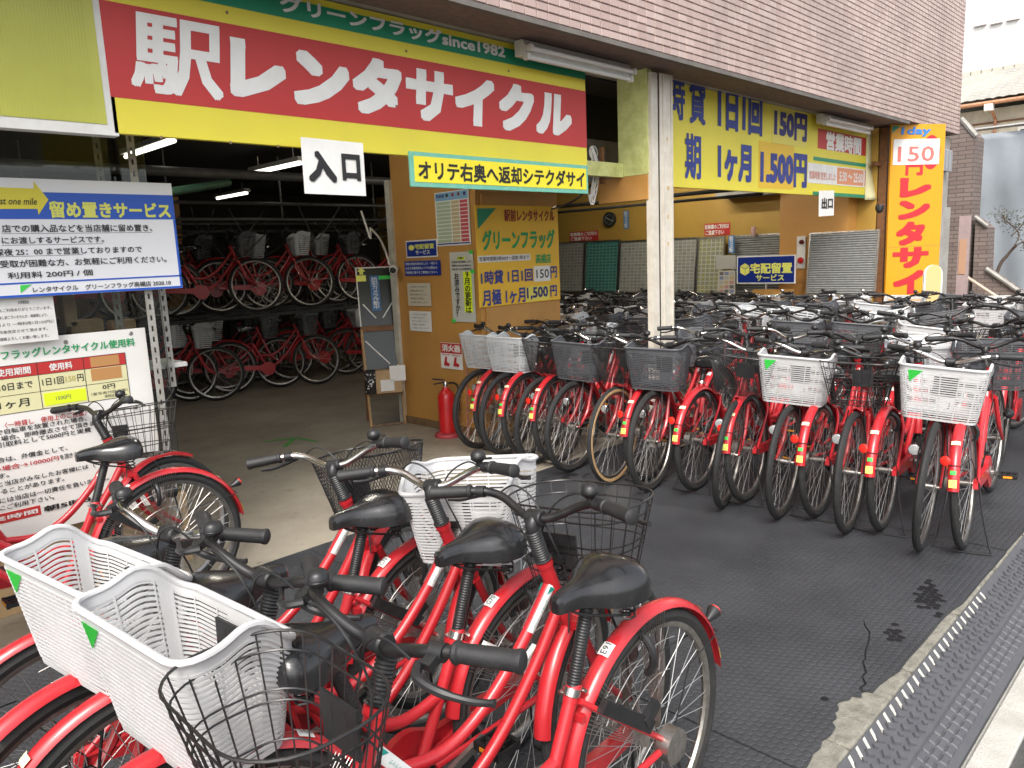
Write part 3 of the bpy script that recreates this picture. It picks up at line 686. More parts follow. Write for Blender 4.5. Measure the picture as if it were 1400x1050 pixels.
# wire skirt guard on the rear wheel
m = MB()
for s in (-1,1):
    for k in range(26):
        a = R(30+k*(1.6 if k < 13 else 1.6)+(26 if k > 12 else 0)); m.tube([(.03+.06*math.cos(a),s*.050,WR+.06*math.sin(a)), fpt(a,-.004,s*.030)], .0012, 3, caps=False)
    for rr_ in (.10,.19,.27): m.tube([(.03*(1-rr_/.35)+rr_*math.cos(R(35+k*9)),s*(.049-rr_*.05),WR+rr_*math.sin(R(35+k*9))) for k in range(9)], .0014, 4)
reg('skirt_guard', m, STEEL)
# chain guard, cranks
m = MB(); y = -.052
outl = [(.005,.30),(.36,.272)]+[(.46+.088*math.cos(R(a)),.285+.088*math.sin(R(a))) for a in range(-115,131,15)]+[(.36,.335),(.005,.352),(-.025,.34),(-.03,.315)]
m.prism(outl, 0, .022, Matrix(((1,0,0,0),(0,0,-1,-.042),(0,1,0,0),(0,0,0,1)))); reg('chain_guard', m, RED)
m = MB(); m.lathe([(0,.035),(.004,.03)], (.46,-.065,.285), (0,-1,0), 16)
ca = R(-20); cd = Vector((math.cos(ca),0,math.sin(ca)))
for s in (-1,1): m.bar(BBP+Vector((0,s*.075,0)), BBP+Vector((0,s*.085,0))+cd*(.165*-s), .014,.020)
m.tube([BBP+Vector((0,-.084,0)),BBP+Vector((0,.084,0))],.008,8)
reg('crank', m, STEEL)
for s, k in ((-1,'pedal'),(1,'pedal/l')):
    c = BBP+Vector((0,s*.135,0))+cd*(.165*-s); m = MB()
    for dx in (-.036,.036): m.box(c.x+dx-.006,c.y-.045,c.z-.012,c.x+dx+.006,c.y+.045,c.z+.012)
    for dy in (-.042,-.012,.018,.042): m.box(c.x-.03,c.y+dy-.004,c.z-.009,c.x+.03,c.y+dy+.004,c.z+.009)
    m.tube([c-Vector((0,s*.05,0)),c+Vector((0,s*.03,0))],.007,8); reg(k, m, BLACKP)
    m = MB()
    for dx in (-.0425,.0425): m.box(c.x+dx-.001,c.y-.022,c.z-.006,c.x+dx+.001,c.y+.022,c.z+.006)
    reg('pedal_reflector' if s < 0 else 'pedal_reflector/l', m, AMBER)
# seat post, saddle
SP = Vector((.238,0,.795)); sdv = (SP-STT).normalized(); Ls = (SP-STT).length
m = MB(); m.lathe([(0,.0138)]+[(.008+i*.0068+j, r_) for i in range(int(Ls/.0068)-2) for j, r_ in ((0,.0162),(.0025,.0172),(.005,.0162))]+[(Ls,.0138)], STT+sdv*.012, sdv, 12); reg('seat_post', m, BLACKP)
m = MB(); m.tube([STT, SP+sdv*.02], .0128, 10); reg('seat_post/chrome', m, CHROME)
def saddle():
    m = MB()
    st = [(.372,.012,.836,.028),(.365,.024,.846,.036),(.34,.029,.853,.044),(.30,.034,.856,.052),(.26,.052,.858,.064),(.22,.080,.864,.078),(.18,.103,.873,.088),(.14,.114,.878,.090),(.11,.111,.875,.082),(.092,.096,.866,.064),(.084,.066,.852,.040)]
    n = 14; vs = []
    for x,w,z,h in st:
        for k in range(n):
            a = math.pi*k/(n-1); c_, s_ = math.cos(a), math.sin(a)
            yy = w*math.copysign(abs(c_)**.75, c_); zz = z - h + h*(abs(s_)**.62)
            vs.append((x,yy,zz))
        vs.append((x,-w*.82,z-h-.004)); vs.append((x,w*.82,z-h-.004))
    k = n+2
    fs = [(i*k+j, i*k+(j+1)%k, (i+1)*k+(j+1)%k, (i+1)*k+j) for i in range(len(st)-1) for j in range(k)]
    fs += [tuple(range(k)), tuple(reversed(range((len(st)-1)*k, len(st)*k)))]
    m.add(vs, fs); return m
def shrink(m):
    m.v = [(.235+(x-.235)*.87, y*.90, .86+(z-.86)*.92) for x,y,z in m.v]; return m
reg('saddle', shrink(saddle()), VINYL); reg('saddle/brown', shrink(saddle()), BROWNV)
m = MB()
for s in (-1,1):
    m.tube([(.16+.018*math.cos(t*.9), s*.055+.018*math.sin(t*.9), .745+t*.0022) for t in range(22)], .003, 5)
    m.tube(spline([(.345,s*.012,.825),(.28,s*.022,.785),(.20,s*.045,.760),(.15,s*.055,.745)],4), .0035, 6)
m.bar((.25,-.03,.795),(.22,.03,.795),.03,.022); reg('saddle_spring', m, BLACKM)
# stem with bellows, handlebar
m = MB(); c0 = ax(.83); Lz = (ax(.912)-c0).length
m.lathe([(0,.025)]+[(.003+i*.0072+j, r_) for i in range(int(Lz/.0072)) for j, r_ in ((0,.0182),(.003,.0208),(.006,.0182))]+[(Lz,.017)], c0, SAX, 14)
m.tube(spline([ax(.90),ax(.925)+Vector((.006,0,0)),CL+Vector((.002,0,.002))],4), [.0175]*5+[.0185,.019,.019,.0185], 12); m.lathe([(-.024,.018),(-.02,.0215),(.02,.0215),(.024,.018)], CL, (0,1,0), 14)
reg('stem', m, BLACKP)
HP = [(0,0,0),(.006,.035,.0),(.016,.07,.012),(.026,.12,.034),(.022,.165,.046),(.004,.20,.050),(-.018,.245,.050),(-.045,.30,.049)]
def hbar():
    pts = spline([CL+Vector((x,-y,z)) for x,y,z in reversed(HP)][:-1]+[CL+Vector((x,y,z)) for x,y,z in HP],4)
    return MB().tube(pts, .0112, 10)
reg('handlebar', hbar(), CHROME); reg('handlebar/black', hbar(), BLACKM)
for s, k in ((1,'grip'),(-1,'grip/r')):
    a = CL+Vector((.001,s*.206,.050)); b = CL+Vector((-.047,s*.305,.049)); dv = (b-a); m = MB()
    m.lathe([(0,.0150),(.004,.0185),(.010,.0185),(.013,.0155),(.055,.0165),(.10,.0168),(.106,.0185),(.113,.0185),(.117,.012)], a, dv, 14); reg(k, m, GRIPM)
    m = MB(); q = CL+Vector((.012,s*.185,.048))
    m.lathe([(-.012,.0155),(.012,.0155)], q, (-.3,s*.95,0), 12); m.bar(q, q+Vector((.030,s*.004,-.012)), .020,.016)
    m.tube(spline([q+Vector((.030,-s*.012,-.012)), q+Vector((.052,s*.010,-.016)), q+Vector((.046,s*.050,-.026)), q+Vector((.022,s*.092,-.036)), q+Vector((.004,s*.128,-.034))],4), [.0085]*5+[.0075]*5+[.006]*4+[.0055]*2+[.0065], 8); reg('brake_lever' if s > 0 else 'brake_lever/r', m, BLACKP)
m = MB(); q = CL+Vector((.018,-.158,.062))
m.lathe([(0,.010),(.005,.017),(.010,.0215),(.014,.0222),(.0155,.0208),(.017,.0222),(.026,.0205),(.032,.015),(.035,.006),(.0362,.001)], q, (0,0,1), 18); m.bar(q+Vector((0,0,-.012)),q+Vector((0,0,.004)),.014); m.bar(q+Vector((0,-.02,.010)),q+Vector((0,-.042,.010)),.010,.005); reg('bell', m, BLACKP)
reg('bell/chrome', MB().lathe([(0,.012),(.006,.022),(.012,.0255),(.022,.0255),(.032,.020),(.038,.010),(.040,.001)], q, (0,0,1), 16), CHROME)
m = MB()
m.tube(spline([CL+Vector((.042,.150,.036)),CL+Vector((.056,.105,.060)),CL+Vector((.050,.040,.028)),ax(.88)+Vector((.036,-.02,0)),ax(.76)+Vector((.032,-.028,0)),(.875,-.030,.62)],6), .0027, 5)
m.tube(spline([CL+Vector((.042,-.150,.036)),CL+Vector((.054,-.095,.056)),CL+Vector((.048,-.02,.016)),ax(.86)+Vector((.034,.02,0)),ax(.74)+Vector((.034,.028,0)),ax(.66)+Vector((.045,.02,0))],6), .0027, 5); reg('brake_cable', m, BLACKP)
m = MB(); m.tube([(1.0,-.055,.46),(1.03,-.085,.50)],.006,6); m.lathe([(-.035,.008),(-.02,.024),(.016,.031),(.020,.031)], (1.045,-.088,.505), (1,0,-.08), 16); reg('headlight', m, BLACKP)
m = MB(); m.lathe([(.019,.030),(.024,.026),(.027,.010)], (1.045,-.088,.505), (1,0,-.08), 16); reg('headlight_lens', m, CLEAR)
# ring lock and stand
m = MB(); m.tube([(.055+.0*a, .055*math.cos(R(a))*1.0, WR+.255+.058*math.sin(R(a))) for a in range(-50,231,20)], .010, 8); reg('ring_lock', m, BLACKP)
m = MB(); m.tube(spline([(0,.068,WR),(-.045,.085,.20),(-.085,.12,.03),(-.10,.135,.006)],3)+spline([(-.105,.10,.0045),(-.11,0,.0045),(-.105,-.10,.0045)],3)+spline([(-.10,-.135,.006),(-.085,-.12,.03),(-.045,-.085,.20),(0,-.068,WR)],3), .0048, 6); reg('stand', m, BLACKM)
for k_,mt_ in (('lock_bar',BLACKP),('lock_bar/grey',FIXW)):
    m = MB(); m.bar((.262,.052,.565),(.115,.082,.452),.020,.034); m.bar((.14,.082,.470),(.085,.080,.50),.018,.030); reg(k_, m, mt_)

# baskets
def rr_loop(x0, x1, hw, r, N):
    """N points round a rounded rectangle, starting at the middle of the back, equal arc fractions per side"""
    segs = [((x0,0),(x0,hw-r)), None, ((x0+r,hw),(x1-r,hw)), None, ((x1,hw-r),(x1,-hw+r)), None, ((x1-r,-hw),(x0+r,-hw)), None, ((x0,-hw+r),(x0,0))]
    cs = {1:((x0+r,hw-r),180,90),3:((x1-r,hw-r),90,0),5:((x1-r,-hw+r),0,-90),7:((x0+r,-hw+r),270,180)}
    ln = [(math.dist(*s) if s else math.pi*r/2) for s in segs]; tot = sum(ln); out = []
    for i in range(N):
        d = tot*i/N; k = 0
        while d > ln[k] and k < 8: d -= ln[k]; k += 1
        t = d/ln[k] if ln[k] > 0 else 0
        if segs[k]: (a,b),(c,e) = segs[k]; out.append((a+(c-a)*t, b+(e-b)*t))
        else:
            (cx,cy),a0,a1 = cs[k]; an = R(a0+(a1-a0)*t); out.append((cx+r*math.cos(an), cy+r*math.sin(an)))
    return out
ZB = .674
BLO, BHI = (.905,1.082,.166,.035), (.885,1.130,.198,.042)
def ztop(x, y):
    s = (x-.885)/.245; e = min(1,max(0,(abs(y)-.11)/.08))
    k = min(1,max(0,s/.34)); k = k*k*(3-2*k)
    return .898 + .055*k + .020*e*math.exp(-((s-.46)/.17)**2)
def plastic(N, levels, key, mt):
    """louvred walls: horizontal slats standing proud of thin uprights and a few solid panels"""
    lo = rr_loop(*BLO,N); hi = rr_loop(*BHI,N); m = MB()
    def P(i,t,off):
        i %= N; x = lo[i][0]+(hi[i][0]-lo[i][0])*t; y = lo[i][1]+(hi[i][1]-lo[i][1])*t
        z = ZB+(ztop(hi[i][0],hi[i][1])-ZB)*t; dx, dy = x-1.0, y; l = math.hypot(dx,dy)
        return (x-dx/l*off, y-dy/l*off, z)
    def hoop(t0,t1,o0,o1):
        b = len(m.v)
        for i in range(N): m.v += [P(i,t0,o0),P(i,t1,o0),P(i,t1,o1),P(i,t0,o1)]
        for i in range(N):
            j = (i+1) % N
            for q in range(4): m.f.append((b+4*i+q, b+4*j+q, b+4*j+(q+1)%4, b+4*i+(q+1)%4))
    hoop(0,.045,0,.003); hoop(.905,1,0,.003); st = (.905-.045)/levels
    for k in range(levels): hoop(.045+st*(k+.46), .045+st*(k+.97), -.0022, .0018)
    rib = max(6, N//14)
    for i in range(N):
        x, y = hi[i]
        wide = (abs(y) < .05 and x < .95) or (abs(y) > .17 and .925 < x < .962)
        if not (wide or i % rib == 0): continue
        b = len(m.v); f = 1.0 if wide else .45; c0 = [P(i,t,.0014) for t in (.03,.5,.92)]; c1 = [P(i+1,t,.0014) for t in (.03,.5,.92)]
        for u,w in zip(c0,c1):
            w2 = tuple(u[q]+(w[q]-u[q])*f for q in range(3)); l = math.hypot(u[0]-1.0,u[1]); n = ((1.0-u[0])/l*.0022, -u[1]/l*.0022, 0)
            m.v += [u, w2, tuple(w2[q]+n[q] for q in range(3)), tuple(u[q]+n[q] for q in range(3))]
        for k in range(2):
            for q in range(4): m.f.append((b+4*k+q, b+4*k+(q+1)%4, b+4*k+4+(q+1)%4, b+4*k+4+q))
    m.mi = [0]*len(m.f)
    m.tube([P(i,1,0) for i in range(0,N,2)], .0072, 8, closed=True)
    fl = [(x,y,.702) for x,y,_ in [P(i,.10,.004) for i in range(N)]]; m.add(fl, [tuple(range(N))]); m.add([(x,y,.705) for x,y,_ in fl], [tuple(range(N))])
    reg(key, m, mt)
plastic(140, 20, 'basket/white', WHITEB); plastic(84, 20, 'basket/white_far', WHITEB); plastic(84, 20, 'basket/grey', GREYB); plastic(84, 20, 'basket/lightgrey', LIGHTGB)
plastic(48, 10, 'basket/white_low', WHITEB); plastic(48, 10, 'basket/grey_low', GREYB); plastic(48, 10, 'basket/lightgrey_low', LIGHTGB)
def wire_basket(key, verts, hoops, rw, diag=False, low=False):
    N = 88; lo = rr_loop(.92,1.09,.140,.07,N); hi = rr_loop(.885,1.150,.198,.11,N); m = MB()
    def P(u,t):
        i = int(u) % N; f = u-int(u); j = (i+1) % N
        l = [lo[i][q]*(1-f)+lo[j][q]*f for q in (0,1)]; h = [hi[i][q]*(1-f)+hi[j][q]*f for q in (0,1)]
        return (l[0]+(h[0]-l[0])*t, l[1]+(h[1]-l[1])*t, ZB+.03+(.945-ZB-.03)*t)
    if diag:
        for i in range(verts):
            u = N*i/verts
            for s in (-1,1): m.tube([P((u+s*t*N*.11) % N, t) for t in (0,.25,.5,.75,1)], rw, 3, caps=False)
    else:
        for i in range(verts): u = N*i/verts; m.tube([P(u,0),P(u,.5),P(u,1)], rw, 4, caps=False)
    for t in hoops: m.tube([P(u,t) for u in range(0,N,2)], rw*1.25, 5, closed=True)
    m.tube([P(u,1) for u in range(0,N,2)], .0029 if not diag else .0040, 6, closed=True)
    st = .012 if diag else .028; k = int(.27/st)
    for i in range(k+1):
        y = -.13+.26*i/k; m.tube([(.925,y,ZB+.03),(1.085,y,ZB+.03)], rw, 3, caps=False)
    for i in range(5): x = .935+.14*i/4; m.tube([(x,-.13,ZB+.028),(x,.13,ZB+.028)], rw, 3, caps=False)
    reg(key, m, BLACKM)
wire_basket('basket/wire', 26, (0,.22,.50,.58,.86), .0018); wire_basket('basket/mesh', 84, (0,.85), .0011, True); wire_basket('basket/mesh_low', 36, (0,.85), .0018, True)
m = MB(); m.box(.905,-.055,.78,.911,.055,.872); m.box(.88,-.02,.80,.906,.02,.815)
for y_ in (-.022,.022): m.box(.9045,y_-.003,.80,.9115,y_+.003,.855)
m.bar((.86,0,.79),(.91,0,.80),.03,.006); m.tube([(1.03,-.04,ZB-.005),(1.08,-.065,.50),(1.10,-.062,WR)],.004,5); m.tube([(1.03,.04,ZB-.005),(1.08,.065,.50),(1.10,.062,WR)],.004,5); reg('basket_bracket', m, BLACKP)
fxw = lambda z: BLO[1]+(BHI[1]-BLO[1])*(z-ZB)/(.953-ZB)+.0035
m = MB(); m.add([(fxw(.930),-.150,.930),(fxw(.930),-.082,.930),(fxw(.868),-.140,.868)], [(0,1,2),(0,2,1)]); reg('green_tag', m, STG)
def wheel_low():
    m = MB(); ring(m, tyre_prof(WR,.0195), 30); m.cur = 1; ring(m, rimp, 30); s = spokes(.0018,20,3); m.add(s.v, s.f); m.lathe([(-.05,.01),(-.03,.02),(.03,.02),(.05,.01)],(0,0,0),(0,1,0),8); reg('wheel/low', m, [RUBBER,STEEL])
wheel_low()

def on_frame(body, origin, X, Y, w, h, mt, name, parent):
    V,F,x0,x1,y0,y1 = glyph_mesh(body); o = vec(origin); X = vec(X).normalized(); Y = vec(Y).normalized()
    return MB().add([o + X*((v.x-(x0+x1)/2)/(x1-x0)*w) + Y*((v.y-(y0+y1)/2)/(y1-y0)*h) for v in V], F).build(name, mt, parent, False)
def number_text(body, parent):
    a = R(61); return on_frame(body, fpt(a,.0135), (-math.sin(a),0,math.cos(a)), (0,-1,0), .030, .017, INK, 'number', parent)
mm_ = (p0+p1_)/2 + dd*.012
for s_,k_ in ((1,'label_text'),(-1,'label_text/r')):
    V,F,x0,x1,y0,y1 = glyph_mesh('グリーンフラッグ'); m = MB(); Yv = nn*1.0 if s_ < 0 else nn*1.0
    X_ = -dd; Y_ = (nn if s_ < 0 else -nn)
    m.add([mm_+Vector((0,s_*.0176,0))+X_*((v.x-(x0+x1)/2)/(x1-x0)*.075)+Y_*((v.y-(y0+y1)/2)/(y1-y0)*.009) for v in V], F); reg(k_, m, STGM)
def steer(a): return Matrix.Translation(HB_) @ Matrix.Rotation(a, 4, SAX) @ Matrix.Translation(-HB_)
WLABEL = {'white':'white plastic','white_far':'white plastic','white_low':'white plastic','grey':'dark grey plastic','grey_low':'dark grey plastic','lightgrey':'light grey plastic','lightgrey_low':'light grey plastic','wire':'black wire','mesh':'black mesh','mesh_low':'black mesh'}
def bicycle(loc, heading, label, basket='white', black_bar=False, st=0., lean=0., lod=0, group=None, tan=False, brown=False, tagg=False, chrome_post=False, chrome_bell=False, number=None):
    """lod 0 near, 1 front row, 2 rows behind and racks"""
    rot = Matrix.Translation(loc) @ Matrix.Rotation(heading,4,'Z') @ Matrix.Rotation(lean,4,'X')
    r = empty('bicycle', M=rot); tag(r, label, 'bicycle', group); S = steer(st)
    def P(key, parent=None, M=None): return link(key.split('/')[0], MESH[key], parent or r, M)
    I = None
    fr = P('frame')
    if lod < 2:
        lb = P('frame_label', fr); P('label_mark', fr)
        if lod == 0: P('label_text', fr); P('label_text/r', fr)
        P('seat_clamp', fr)
    P('fork', None, S); P('front_mudguard' if lod == 0 else 'front_mudguard/short', None, S)
    rm = P('rear_mudguard')
    if lod < 2:
        P('mudguard_stay', rm); P('yellow_sticker', rm); P('green_sticker', rm); P('pale_sticker', rm); P('number_sticker', rm)
        if number: number_text(number, rm)
        if lod == 0: P('reflector_housing', rm); P('reflector', rm)
        else: P('flat_reflector', rm).name = 'reflector'
    Wm = lambda h: Matrix.Translation(h) @ Matrix.Rotation(random.uniform(0,6.28),4,'Y')
    if lod < 2:
        for nm, M in (('rear_wheel', Wm(HUBR)), ('front_wheel', S @ Wm(HUBF))):
            w = link(nm, MESH['rim'], r, M); P('tyre', w); stuff(P('spokes', w)); P('hub', w)
            if tan: P('tan_wall', w)
        P('brake_drum', None, Matrix.Translation(HUBR))
    else:
        link('rear_wheel', MESH['wheel/low'], r, Wm(HUBR)); link('front_wheel', MESH['wheel/low'], r, S @ Wm(HUBF))
    P('chain_guard'); 
    if lod < 2:
        c = P('crank')
        for k in ('pedal','pedal/l'): P(k, c)
        for k in ('pedal_reflector','pedal_reflector/l'): P(k, c)
        P('ring_lock'); P('stand')
        if lod == 0: stuff(P('skirt_guard')); P('lock_bar/grey' if number == 'G70' else 'lock_bar')
    P('seat_post/chrome' if chrome_post else 'seat_post'); sa = P('saddle/brown' if brown else 'saddle')
    if lod < 2: P('saddle_spring', sa)
    P('stem', None, S); hb = P('handlebar/black' if black_bar else 'handlebar', None, S)
    for k in ('grip','grip/r','brake_lever','brake_lever/r'): P(k, hb)
    P('bell/chrome' if chrome_bell else 'bell', hb)
    if lod < 2: P('brake_cable', None, S)
    if basket:
        bk = P('basket/'+basket, None, S)
        if basket in ('wire','mesh'): stuff(bk) if False else None
        if lod < 2: P('basket_bracket', bk)
        if tagg: P('green_tag', bk)
    if lod < 2:
        h = P('headlight', None, S); P('headlight_lens', h)
    return r
PI = math.pi
G0 = 'bicycles parked in the foreground'
bicycle((1.52,1.058,.010), R(181), 'nearest red bicycle, facing left, black wire basket in the bottom foreground', 'wire', True, R(-2), R(.3), 0, G0, number='E91')
bicycle((1.525,1.457,.010), PI, 'red bicycle facing left with the front white basket of two, left foreground', 'white', True, R(8), R(.3), 0, G0, tagg=True, number='G70')
bicycle((1.50,1.925,.010), R(181.5), 'red bicycle facing left with the rear white basket of two and chrome handlebar', 'white', False, R(11), R(.3), 0, G0, tagg=True, number='C7E')
bicycle((.515,1.345,.010), R(-6), 'red bicycle facing right with black handlebar and black wire basket, centre foreground', 'wire', True, R(13), R(.3), 0, G0, number='E9S')
bicycle((.53,1.745,.010), R(-5), 'red bicycle facing right with chrome handlebar and white basket, centre', 'white', False, R(22), R(.3), 0, G0)
bicycle((.485,2.185,.010), R(-5), 'red bicycle facing right with chrome handlebar and black mesh basket, foreground', 'mesh', False, R(30), R(.3), 0, G0)
bicycle((1.275,3.555,.010), PI, 'red bicycle facing left beside the fee board, its rear wheel towards the doorway', 'white', False, R(5), R(-2), 0, 'bicycles by the fee board')
bicycle((.305,3.80,.010), 0, 'red bicycle facing right with wire basket, close to the fee board', 'wire', True, R(18), R(-2), 0, 'bicycles by the fee board')

# front row at right: bicycles alternately nose out and tail out
G1 = 'front row of bicycles at right'; RR_ = R(6.5)
row_f = [(1.174,'white_far'),(1.55,'wire'),(1.941,'white_far'),(2.293,'mesh'),(2.834,'grey'),(3.148,'mesh'),(3.56,'grey'),(3.906,'mesh'),(4.27,'lightgrey'),(4.61,'lightgrey')]
fx_ = [4.15,4.17,4.17,4.14,4.14,4.13,4.18,4.20,4.215,4.25]
for i,(y,bk) in enumerate(row_f):
    stv = R([2,2,3,9,2,1,-2,2,0,-1][i])
    bicycle((fx_[i]+1.093,y+.1245,.010), PI+RR_, f'red bicycle nose out with {WLABEL[bk]} basket, {nth(i)} from kerb in front row', bk, i % 3 == 1, stv, R(random.uniform(-3,1)), 1, G1, tan=(i==5), tagg=bk.startswith('white'))
row_r = [1.016,1.422,1.783,2.233,2.604,2.98,3.80,4.11,4.45]
for i,y in enumerate(row_r):
    bk = ['grey','lightgrey','mesh','grey','wire','grey','mesh','lightgrey','grey'][i]
    bicycle((4.325+random.uniform(-.02,.02),y,.010), RR_, f'red bicycle tail out with stickered mudguard, {nth(i)} from kerb in front row', bk, i % 2 == 0, R(random.uniform(-8,8)), R(random.uniform(-3,1)), 1, G1)
# rows behind
def back_row(x0, ys, word, lod=2):
    for i,y in enumerate(ys):
        bk = random.choice(['grey_low','grey_low','lightgrey_low','lightgrey_low','white_low','mesh_low'])
        tail = i % 2 == 1; bl = random.random() < .72
        loc = (x0+(.18 if tail else 1.10)+random.uniform(-.05,.05), y+random.uniform(-.02,.02), .010)
        bicycle(loc, (0 if tail else PI)+RR_+R(random.uniform(-2,2)), f'bicycle {"tail" if tail else "nose"} out with {WLABEL[bk]} basket, {nth(i)} from kerb in {word} row', bk, bl, R(random.uniform(-25,25)), R(random.uniform(-4,2)), lod, f'{word} row of bicycles at right', chrome_bell=random.random() < .22, brown=(word=='third' and i==2))
def frange(a, b, s):
    out = []
    while a < b: out.append(a); a += s
    return out
back_row(6.05, frange(1.02,7.9,.235), 'second'); back_row(7.95, frange(1.0,7.9,.25), 'third')

# two-tier rack in the garage
G3 = 'bicycles on the two-tier rack in the garage'
rk = empty('bicycle_rack', (4.3,9.4,0)); tag(rk, 'dark steel two-tier bicycle rack in the garage', 'rack')
for x in (-2.2,-.9,1.0,3.4,5.2):
    for y in (.55,1.9): MB().bar((x,y,0),(x,y,1.05),.05,.05).build('post', BLACKM, rk, False)
for y in (-.75,.0,.55,1.2,1.9): MB().bar((-2.4,y,1.01),(5.4,y,1.01),.05,.04).build('rail', BLACKM, rk, False)
nl = 0
for tier, z in ((0,.012),(1,1.032)):
    for line,(y,xs) in enumerate(((9.38,(2.15,3.62 if tier else 2.95,4.33 if not tier else 4.35,6.1)),(9.66,(2.75,3.95,5.35)),(10.05,(1.7,3.4,5.1,6.7)),(10.6,(2.4,4.2,5.9)),(11.3,(3.0,4.8,6.4)))):
        for i,x in enumerate(xs):
            bk = ['grey_low','lightgrey_low','white_low','lightgrey_low'][(i+line+tier) % 4].replace('white_low','grey_low')
            zz = z if tier else .002
            bicycle((x+(.0 if not tier else -.05),y+random.uniform(-.05,.05),zz), R(-20+random.uniform(-3,3)), f'dim bicycle with {WLABEL[bk]} basket, {"upper" if tier else "lower"} rack tier, {["front","second","third","fourth","rearmost"][line]} line, {nth(i)} from left', bk, True, R(random.uniform(-15,15)), 0, 2, G3)

# ================================================================== signs on the front
def V3(x, y, z): return Vector((x,y,z))
YS = 3.60
zb = onY(157,182,YS).z; xr = onY(801,150,YS).x; zt = onY(707,53,YS).z
S = Sign('shop_sign', 'long yellow, red and green shop sign with big white katakana above the entrance', 'sign', 'S', YS, V3(onY(157,182,YS).x,YS,zb), V3(xr,YS,min(zt,ZS-.005)), SIGNY, .03)
far = (801.5,)
def band(s, top, bot, mt, nm='stripe', l=None, r=None):
    v1 = s.p(top)[1]; v0 = s.p(bot)[1]; u0 = s.p(l)[0] if l else 0; u1 = s.p(r)[0] if r else s.w
    return s.rect((u0,v0),(u1,v1), mt, nm, px=False)
band(S, (500,68), (800,202), SIGNR); band(S, (450,11), (800,109), SIGNG)
S.text('駅', (183,110), (307,110), (199,18), (290,137), SIGNW, .022, shear=.10); S.text('レンタサイクル', (316,110), (781,150), (338,48), (326,135), SIGNW, .055, shear=.10)
S.text('グリーンフラッグsince1982', (382,5), (690,75), (682,60), (688,80), SIGNW, .03)
for px,py in ((220,188),(315,195),(380,200),(310,17),(555,70),(695,97),(541,145)): 
    u,v = S.p((px,py)); MB().lathe([(0,.008),(.003,.006)], (u,v,.0025), (0,0,1), 8).build('screw', RUST, S.o)
# ribbed yellow sign at far left
Lx1 = onY(157,100,YS).x-.012
S2 = Sign('ribbed_sign', 'ribbed plain yellow light box with white frame left of the shop sign', 'sign', 'S', YS, V3(-2.2,YS,zb-.012), V3(Lx1,YS,ZS-.006), FIXW, .06)
S2.rect((.02,.045),(S2.w-.045,S2.h-.02), RIBBED, 'ribbed_face', .003, px=False)
m = MB()
for i in range(270): m.box(.03+i*.0125,.048,.003,.0355+i*.0125,S2.h-.025,.0048)
stuff(m.build('ribs', RIBBED, S2.o, False))
# price sign at right
xl = 5.40; z0 = onY(918,252,YS).z; z1 = onY(918,100,YS).z
S3 = Sign('price_sign', 'yellow price sign with blue lettering right of the steel post', 'sign', 'S', YS, V3(xl,YS,onY(1184,271,YS).z), V3(onY(1184.5,200,YS).x,YS,min(onY(1184,170,YS).z,ZS-.005)), SIGNY, .03)
PALEY = mat('paler_yellow_patch',(.76,.66,.10),.4)
def tx(s, body, x0, y0, x1, y1, mt, bold=.03, **k):
    """writing whose box runs from photo x0..x1; y0/y1 are its top/bottom measured at its middle"""
    xm = (x0+x1)/2; return s.text(body, (x0,(y0+y1)/2), (x1,(y0+y1)/2), (xm,y0), (xm,y1), mt, bold, **k)
def rc(s, x0, y0, x1, y1, mt, name='patch', lift=.002):
    xm = (x0+x1)/2; ym = (y0+y1)/2
    return s.rect((s.p((x0,ym))[0], s.p((xm,y1))[1]), (s.p((x1,ym))[0], s.p((xm,y0))[1]), mt, name, lift, px=False)
tx(S3,'時',916,101,936,164,BLUEL,.028); tx(S3,'貸',942,109,964,170,BLUEL,.028); tx(S3,'1日1回',981,121,1042,182,BLUEL,.05)
rc(S3,1055,140,1102,199,PALEY); tx(S3,'150円',1058,152,1103,191,NAVY,.05)
tx(S3,'期',936,183,958,245,BLUEL,.028); tx(S3,'1ヶ月',981,196,1027,248,BLUEL,.05); rc(S3,1037,196,1085,258,mat('amber_patch',(.78,.50,.03),.45)); tx(S3,'1.500円',1039,207,1103,255,BLUEL,.05)
rc(S3,1118,182,1184,208,SIGNR,'red_panel'); tx(S3,'営業時間',1129,184,1177,209,SIGNW,.04)
rc(S3,1112,219,1184,224,SIGNG,'stripe'); rc(S3,1111,264,1184,269,SIGNG,'stripe'); rc(S3,1168,232,1184,254,SIGNR,'red_panel')
rc(S3,1104,227,1182,253,PAPER,'paper_strip',.003); rc(S3,1144,231,1180,253,mat('faded_orange',(.72,.30,.16),.5),'orange_strip',.0035)
FADED = mat('faded_red_letter',(.66,.34,.28),.5)
tx(S3,'営業時間 変更しました',1106,235,1142,246,FADED,.03,lift=.0042); tx(S3,'5:30 〜 25:00',1147,236,1179,249,PAPER,.02,lift=.0045)
m = MB(); xw = onY(1184.5,200,YS).x+.006
zz0, zz1 = S3.o.matrix_basis.translation.z, ZS-.05; N = 14
vs = []
for i in range(N+1):
    t = i/N; z = zz0-.02+(zz1-zz0)*t
    for dx in (0,.16): vs.append((xw+dx+.05*(1-t)**3*(dx/.16), 3.60-.10*(1-t)**3*(dx/.16), z))
m.add(vs, [(2*i,2*i+1,2*i+3,2*i+2) for i in range(N)])
o = m.build('curling_sheet', mat('cream_sheet',(.70,.66,.38),.6), None); tag(o, 'cream plastic sheet curling off the right end of the price sign', 'sheet')
o.modifiers.new('thick','SOLIDIFY').thickness = .003
